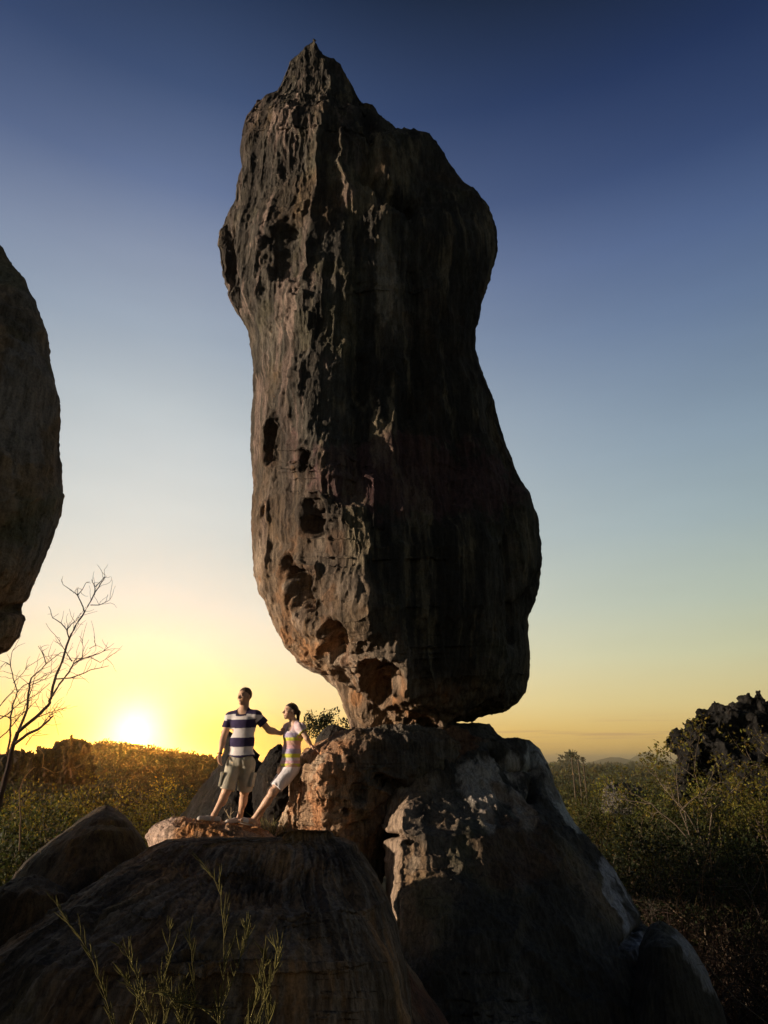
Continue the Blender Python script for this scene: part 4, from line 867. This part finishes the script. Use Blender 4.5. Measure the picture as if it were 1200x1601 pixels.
# t-shirt
hem = JM(377, 1183.5)
seR, seL = sR + (eR - sR) * .54, sL + (eL - sL) * .60
sh = [e_ell(chest + [0, 0, 0], (.192, .130, .175), cM, .05), e_ell(belly, (.186, .130, .20), cM, .06), e_ell(pelv, (.194, .138, .13), cM, .05), e_cap(sR + [.01, 0, .002], sL + [-.01, 0, .002], .070, .070, .05), e_cap(nb + [0, 0, 0], sR, .060, .062, .04), e_cap(nb, sL, .060, .062, .04), e_cap(sR, seR, .066, .076, .03), e_cap(sL, seL, .066, .074, .03), e_cap(nb + [0, 0, .02], nb - [0, 0, .05], .075, .08, .03)]
def folds(G_, amp, dirv, fr, seed): return amp * (ridged(G_ * fr + seed, 2, .5, rot=False) - .4)
def shirt_post(G_, F):
    F = F + folds(G_, .010, 0, np.array([7, 7, 2.2]), 3) + .004 * fbm(G_ * 12, 2)
    F = np.maximum(F, -(G_[:, 2] - hem[2] + .012 * np.sin(G_[:, 0] * 18)))
    for a, b, rr_ in ((sR, seR, .16), (sL, seL, .16)):
        d = unit(b - a); t = (G_ - b) @ d; near_ = np.linalg.norm(G_ - b, axis=1) < rr_ ; F = np.where(near_ & ((G_ - a) @ d > .06), np.maximum(F, t), F)
    q = (G_ - nb) @ cM.T; nk = np.hypot(q[:, 0] / .074, (q[:, 1] - .035) / .088) - 1
    return np.maximum(F, -np.maximum(nk * .07, -(q[:, 2] + .030 + q[:, 1] * .22 - .10 * np.clip(np.abs(q[:, 0]) - .02, 0, 1))))
zz = [JM(378, y)[2] for y in (1112, 1126, 1139, 1154, 1168, 1181)]
NAVY = np.array([.045, .035, .085]); WHT = np.array([.74, .70, .70])
def shirt_col(v):
    q = (v - nb) @ cM.T; z = v[:, 2] - .10 * (q[:, 0] ** 2) * 3 + (q[:, 0] * .00)
    c = np.where((v[:, 2] > zz[0] - .030 - .10 * np.abs(q[:, 0]))[:, None], NAVY, WHT)
    c = np.where(((z < zz[1]) & (z > zz[2]))[:, None], NAVY, c); c = np.where(((z < zz[3]) & (z > zz[4]))[:, None], NAVY, c); c = np.where((z < zz[5])[:, None], NAVY, c)
    for a, b, s_ in ((sR, seR, -1), (sL, seL, 1)):
        d = unit(b - a); t = (v - a) @ d / np.linalg.norm(b - a); dist = np.linalg.norm(v - a - np.clip(t, 0, 1)[:, None] * (b - a), axis=1)
        side = ((v - a) @ (cM[0] * (1 if s_ < 0 else -1))) > .01
        c = np.where((side & (dist < .10) & (t > .45))[:, None], NAVY, c); c = np.where((side & (dist < .10) & (t > .22) & (t <= .45))[:, None], WHT, c)
    nk = np.hypot(q[:, 0] / .074, (q[:, 1] - .035) / .088); c = np.where(((nk < 1.22) & (q[:, 2] > -.052 - q[:, 1] * .22 + .10 * np.clip(np.abs(q[:, 0]) - .02, 0, 1)))[:, None], NAVY * .8, c)
    return c
build_sdf(sh, .0065, shirt_post, M_CLOTH, 't_shirt', shirt_col, man)
# cargo shorts
def shorts(root, hR, hL, kR, kL, fr, pelv, cM, col, hemR, hemL, r0, r1, top, pr, name='shorts'):
    P = [e_ell(pelv, pr, cM, .05)]; ends = []
    for h_, k_, f_ in ((hR, kR, hemR), (hL, kL, hemL)):
        e = h_ + (k_ - h_) * f_; P.append(e_cap(h_, e, r0, r1, .03)); ends.append((h_, e))
    def post(G_, F):
        F = F + folds(G_, .012, 0, np.array([8, 8, 1.8]), 9) + .004 * fbm(G_ * 14, 2); F = np.maximum(F, G_[:, 2] - top)
        for a, b in ends:
            d = unit(b - a); t = (G_ - b) @ d; near_ = np.linalg.norm(G_ - b - t[:, None] * d, axis=1) < r1 * 1.35
            F = np.where(near_ & (t > -.1), np.maximum(F, t), F)
        return F
    return build_sdf(P, .0065, post, M_CLOTH, name, lambda v: np.broadcast_to(np.array(col), (len(v), 3)) * (1 + .08 * fbm(v * 20, 3))[:, None], root), ends
OLV = [.44, .41, .33]
sho, ends = shorts(man, hR + [.0, 0, -.02], hL + [0, 0, -.02], kR, kL, None, pelv + [0, 0, -.03], cM, OLV, .97, .96, .108, .098, JM(377, 1181)[2], (.172, .130, .13))
for (a, b), sx in ((ends[0], -1), (ends[1], 1)):       # cargo pockets with flaps
    c = a * .42 + b * .58 + np.array([sx * .098, -.03, 0]); Mp = frame((-.1, -1, 0), unit(a - b))
    def pk(z0, z1, th, nm):
        def f(P): q = (P - c) @ Mp.T; d = np.abs(q - [0, 0, (z0 + z1) / 2]) - [th, .062, abs(z1 - z0) / 2]; return np.linalg.norm(np.maximum(d, 0), axis=1) + np.minimum(d.max(1), 0) - .006
        return build_sdf([(f, c - .16, c + .16, .005, 1)], .006, None, M_CLOTH, nm, lambda v: np.broadcast_to(np.array(OLV) * .92, (len(v), 3)), man)
    pk(-.09, .06, .014, 'pocket'); pk(.045, .085, .020, 'pocket_flap')
g = Geo(); k0 = JM(371, 1184) + [0, -.145, 0]
for dx in (-.012, .014): g.tube([k0, k0 + [dx, -.012, -.05], k0 + [dx * 2.2, -.006, -.12]], [.004, .004, .004], 5, [.40, .36, .28])
o = link('drawstring', g.mesh('drawstring', M_CLOTH), man); o.matrix_parent_inverse = Matrix.Translation(-man.location)
g = Geo(); d_ = unit(wR - eR); cc = wR - d_ * .015; Mw = frame(d_, (0, 1, 0.2)); th = np.linspace(0, 2 * np.pi, 17); g.tube(np.array([cc + .034 * (math.cos(t) * Mw[0] + math.sin(t) * Mw[2]) for t in th]), .008, 6, [.05, .035, .03])
o = link('wristwatch', g.mesh('wristwatch', M_SHOE), man); o.matrix_parent_inverse = Matrix.Translation(-man.location)
def shoe(root, ankle, toe_dir, L_=.29, col=(.50, .46, .42), sole=(.45, .29, .14), low=.075):
    d = unit(np.array(toe_dir, float)); M = frame(d); base = np.asarray(ankle) - np.array([0, 0, low]); heel = base - d * .06; toe = base + d * (L_ - .10)
    mid = base + d * .06
    P = [e_cap(heel + [0, 0, .02], base + d * .08 + [0, 0, .018], .038, .040, .02), e_cap(base + d * .08 + [0, 0, .018], toe + [0, 0, .012], .041, .036, .02), e_cap(base + [0, 0, .03], base + [0, 0, .052], .042, .040, .02)]
    zt = base[2]; up = M[2]
    def post(G_, F): return np.maximum(np.maximum(F, -((G_ - base) @ up) - .012), -np.maximum(np.linalg.norm((G_ - base - [0, 0, .09]) @ np.diag([1, 1, .6]), axis=1) - .030, -1))
    build_sdf(P, .006, post, M_SHOE, 'shoe', lambda v: np.where((((v - base) @ up) < .002)[:, None], np.array(sole), np.array(col)) * (1 + .12 * fbm(v * 30, 2))[:, None], root)
shoe(man, aR, (-.86, -.45, .10)); shoe(man, aL, (-.72, -.68, -.02))

# ---- the woman
WY = 10.15
def JW(px, py, dy=0.0): return at(px, py, WY + dy)
wo = empty('person', JW(392, 1288).tolist(), 'woman with a ponytail, pastel striped t-shirt and white shorts, leaning on the rock', 'person')
hW = frame((-.84, -.54, .02)); hc2 = JW(453.5, 1112.5, -.02)
hp2, hw2 = head_prims(hc2, hW, .95, True)
sR, sL = JW(449, 1137.5, .14), JW(470, 1138, -.13); eL, wL = JW(479.5, 1154.5, -.16), JW(486.5, 1166, -.12); eR, wR = JW(448, 1172, .20), JW(438.5, 1198, .06)
hR, hL = JW(452, 1203, .11), JW(455, 1204, -.07); kL, aL = JW(426, 1239, -.20), JW(396, 1281, -.12); kR, aR = JW(423.5, 1238, .10), JW(401, 1284, .12)
nb = JW(459.5, 1130.5, 0); chest = JW(459, 1149, 0); belly = JW(455.5, 1174, .02); pelv = JW(453.5, 1197, .02)
cW = frame((-.74, -.67, 0), unit(nb - pelv))
body = hp2 + [e_cap(hw2(0, -.02, -.05), nb + [0, 0, -.02], .046, .052, .03), e_ell(chest, (.142, .098, .15), cW, .04), e_ell(chest - [0, 0, .02] + cW[1] * .07 + cW[0] * .055, (.05, .05, .05), cW, .04), e_ell(chest - [0, 0, .02] + cW[1] * .07 - cW[0] * .055, (.05, .05, .05), cW, .04), e_ell(belly, (.115, .09, .15), cW, .05), e_ell(pelv, (.150, .108, .12), cW, .05),
    e_cap(sR, sL, .045, .045, .04), e_cap(nb, sR, .04, .042, .04), e_cap(nb, sL, .04, .042, .04), e_cap(sL, eL, .044, .034, .02), e_cap(eL, wL, .035, .023, .012), e_cap(sR, eR, .042, .034, .02), e_cap(eR, wR, .035, .023, .012),
    e_cap(hL, kL, .084, .054, .03), e_cap(kL, aL, .050, .032, .02), e_ell(kL * .68 + aL * .32 + [.01, .012, -.01], (.050, .048, .085), frame((-.4, -.9, 0), unit(kL - aL)), .04), e_ell(kL, (.052, .052, .055), None, .03), e_cap(hR, kR, .084, .054, .03), e_cap(kR, aR, .050, .032, .02), e_ell(kR, (.050, .050, .055), None, .03)]
fdL = unit(JW(370, 1285, -.18) - JW(400, 1291, -.12)); hl = JW(400, 1288.5, -.12)
def foot(a, fd, s=1.0):
    heel = np.asarray(a) + np.array([.03, 0, -.045]); b = heel + fd * .10; t = heel + fd * .19
    P = [e_cap(a, heel, .033, .034, .02), e_cap(heel, b + [0, 0, .015], .033, .030, .02), e_cap(b, t, .033, .024, .02)]
    s_ = np.cross(fd, [0, 0, 1])
    for i in range(5): P.append(e_cap(t + s_ * (i - 2) * .013, t + s_ * (i - 2) * .013 + fd * (.035 - abs(i - 1) * .004), .009, .008, .004))
    return P
body += foot(aL, fdL) + foot(aR, fdL)
body += hand_prims(wL, (.72, -.25, -.42), (-.2, -.9, 0), (-.3, 0, -1), .9, .25)
body += hand_prims(wR, JW(432, 1213, -.02) - wR, (-.8, -.5, 0), (.7, -.5, 0), .9, .4)
inv2 = lambda v: (v - hc2) @ hW.T / .95
build_sdf(body, .0065, None, M_SKIN, 'body', skin_color([.60, .38, .26], inv2, True), wo)
pt = hw2(0, -.115, .02)
hr = [e_ell(hw2(0, -.020, .030), np.array((.082, .102, .095)) * .97, hW, .01), e_cap(hw2(0, -.10, .035), hw2(0, -.135, -.01), .026, .030, .02), e_cap(hw2(0, -.135, -.01), hw2(-.005, -.13, -.12), .030, .020, .02), e_cap(hw2(-.005, -.13, -.12), hw2(-.01, -.105, -.19), .020, .010, .02)]
def hair2(G_, F):
    q = inv2(G_); F = F + .004 * fbm(G_ * np.array([40, 40, 14]), 2)
    return np.maximum(F, np.where(q[:, 1] > -.08, np.maximum((q[:, 1] - .055) - np.clip(q[:, 2] - .045, 0, .1) * .6, -(q[:, 2] - np.where(q[:, 1] > -.03, .026 + q[:, 1] * .75, -.06))), -1))
build_sdf(hr, .005, hair2, M_HAIR, 'hair', lambda v: np.broadcast_to(np.array([.022, .014, .010]), (len(v), 3)) * (1 + .4 * fbm(v * 40, 2))[:, None], wo)
seL = sL + (eL - sL) * .42; seR = sR + (eR - sR) * .32; hem = JW(452, 1200.5)
sh = [e_ell(chest, (.166, .118, .155), cW, .05), e_ell(chest - [0, 0, .02] + cW[1] * .072 + cW[0] * .05, (.062, .058, .058), cW, .05), e_ell(chest - [0, 0, .02] + cW[1] * .072 - cW[0] * .05, (.062, .058, .058), cW, .05), e_ell(belly, (.146, .118, .17), cW, .06), e_ell(pelv + [0, 0, .02], (.158, .118, .11), cW, .05), e_cap(sR, sL, .055, .055, .04), e_cap(nb, sR, .045, .052, .04), e_cap(nb, sL, .045, .052, .04), e_cap(sL, seL, .056, .062, .03), e_cap(sR, seR, .054, .058, .03)]
def shirt2(G_, F):
    dg = G_ @ np.array([[1, 0, .9], [0, 1, 0], [-.2, 0, .5]]).T
    F = F + folds(dg, .016, 0, np.array([9, 9, 2.0]), 5) + .004 * fbm(G_ * 13, 2); F = np.maximum(F, -(G_[:, 2] - hem[2]))
    for a, b in ((sR, seR), (sL, seL)):
        d = unit(b - a); t = (G_ - b) @ d; near_ = np.linalg.norm(G_ - b, axis=1) < .11; F = np.where(near_ & ((G_ - a) @ d > .05), np.maximum(F, t), F)
    q = (G_ - nb) @ cW.T; nk = np.hypot(q[:, 0] / .070, (q[:, 1] - .045) / .105) - 1
    return np.maximum(F, -np.maximum(nk * .07, -(q[:, 2] + .09 + q[:, 1] * .2)))
zs = lambda y: JW(456, y)[2]
def shirt2_col(v):
    z = v[:, 2]; pk, wh, ye, li, pe = np.array([.68, .42, .46]), np.array([.72, .62, .64]), np.array([.60, .62, .10]), np.array([.42, .36, .50]), np.array([.66, .40, .34])
    c = np.where((fbm(v * [1, 1, 6], 2) > 0)[:, None], pk * .5 + wh * .5, wh) * 1.0
    for a, b, col in ((1146, 1153, li), (1153.5, 1158.5, ye), (1158.5, 1165, pe), (1165, 1171, pk), (1171, 1178, li), (1178, 1184.5, ye), (1184.5, 1189, wh), (1189, 1194, pk), (1194, 1201, ye)):
        c = np.where(((z < zs(a)) & (z > zs(b)))[:, None], col, c)
    for a, b in ((sR, seR), (sL, seL)):
        d = unit(b - a); t = (v - b) @ d; dist = np.linalg.norm(v - b, axis=1); side = ((v - a) @ d > .045) & (dist < .11); c = np.where(side[:, None], wh, c); c = np.where((side & (t > -.012))[:, None], ye, c)
    return c
build_sdf(sh, .0065, shirt2, M_CLOTH, 't_shirt', shirt2_col, wo)
shorts(wo, hR, hL, kR, kL, None, pelv + [0, 0, -.02], cW, [.74, .70, .72], .80, .80, .100, .088, JW(452, 1199)[2], (.160, .120, .12))
for a, fd in ((aL, fdL), (aR, fdL)):      # white sandals: a sole and a broad strap over the foot
    heel = np.asarray(a) + np.array([.03, 0, -.045]); s_ = unit(np.cross(fd, [0, 0, 1])); up = np.cross(s_, fd); M = np.stack([s_, fd, up]); c = heel + fd * .085 - up * .034
    build_sdf([e_ell(c, (.046, .150, .012), M, .01)], .006, None, M_SHOE, 'sandal', lambda v: np.broadcast_to(np.array([.45, .38, .30]), (len(v), 3)), wo)
    cc = heel + fd * .135; th = np.linspace(-.2, math.pi + .2, 14); g = Geo()
    for k_ in range(13):
        q = [cc + s_ * .041 * math.cos(t) + up * (.041 * math.sin(t) - .005) + fd * o_ for t in (th[k_], th[k_ + 1]) for o_ in (-.032, .032)]
        q2 = [p + (p - cc) * .12 for p in q]; g.add(q + q2, np.array([[0, 1, 3, 2], [4, 6, 7, 5], [0, 4, 5, 1], [2, 3, 7, 6]]), [.70, .68, .66])
    o = link('strap', g.mesh('strap', M_SHOE), wo); o.matrix_parent_inverse = Matrix.Translation(-wo.location)
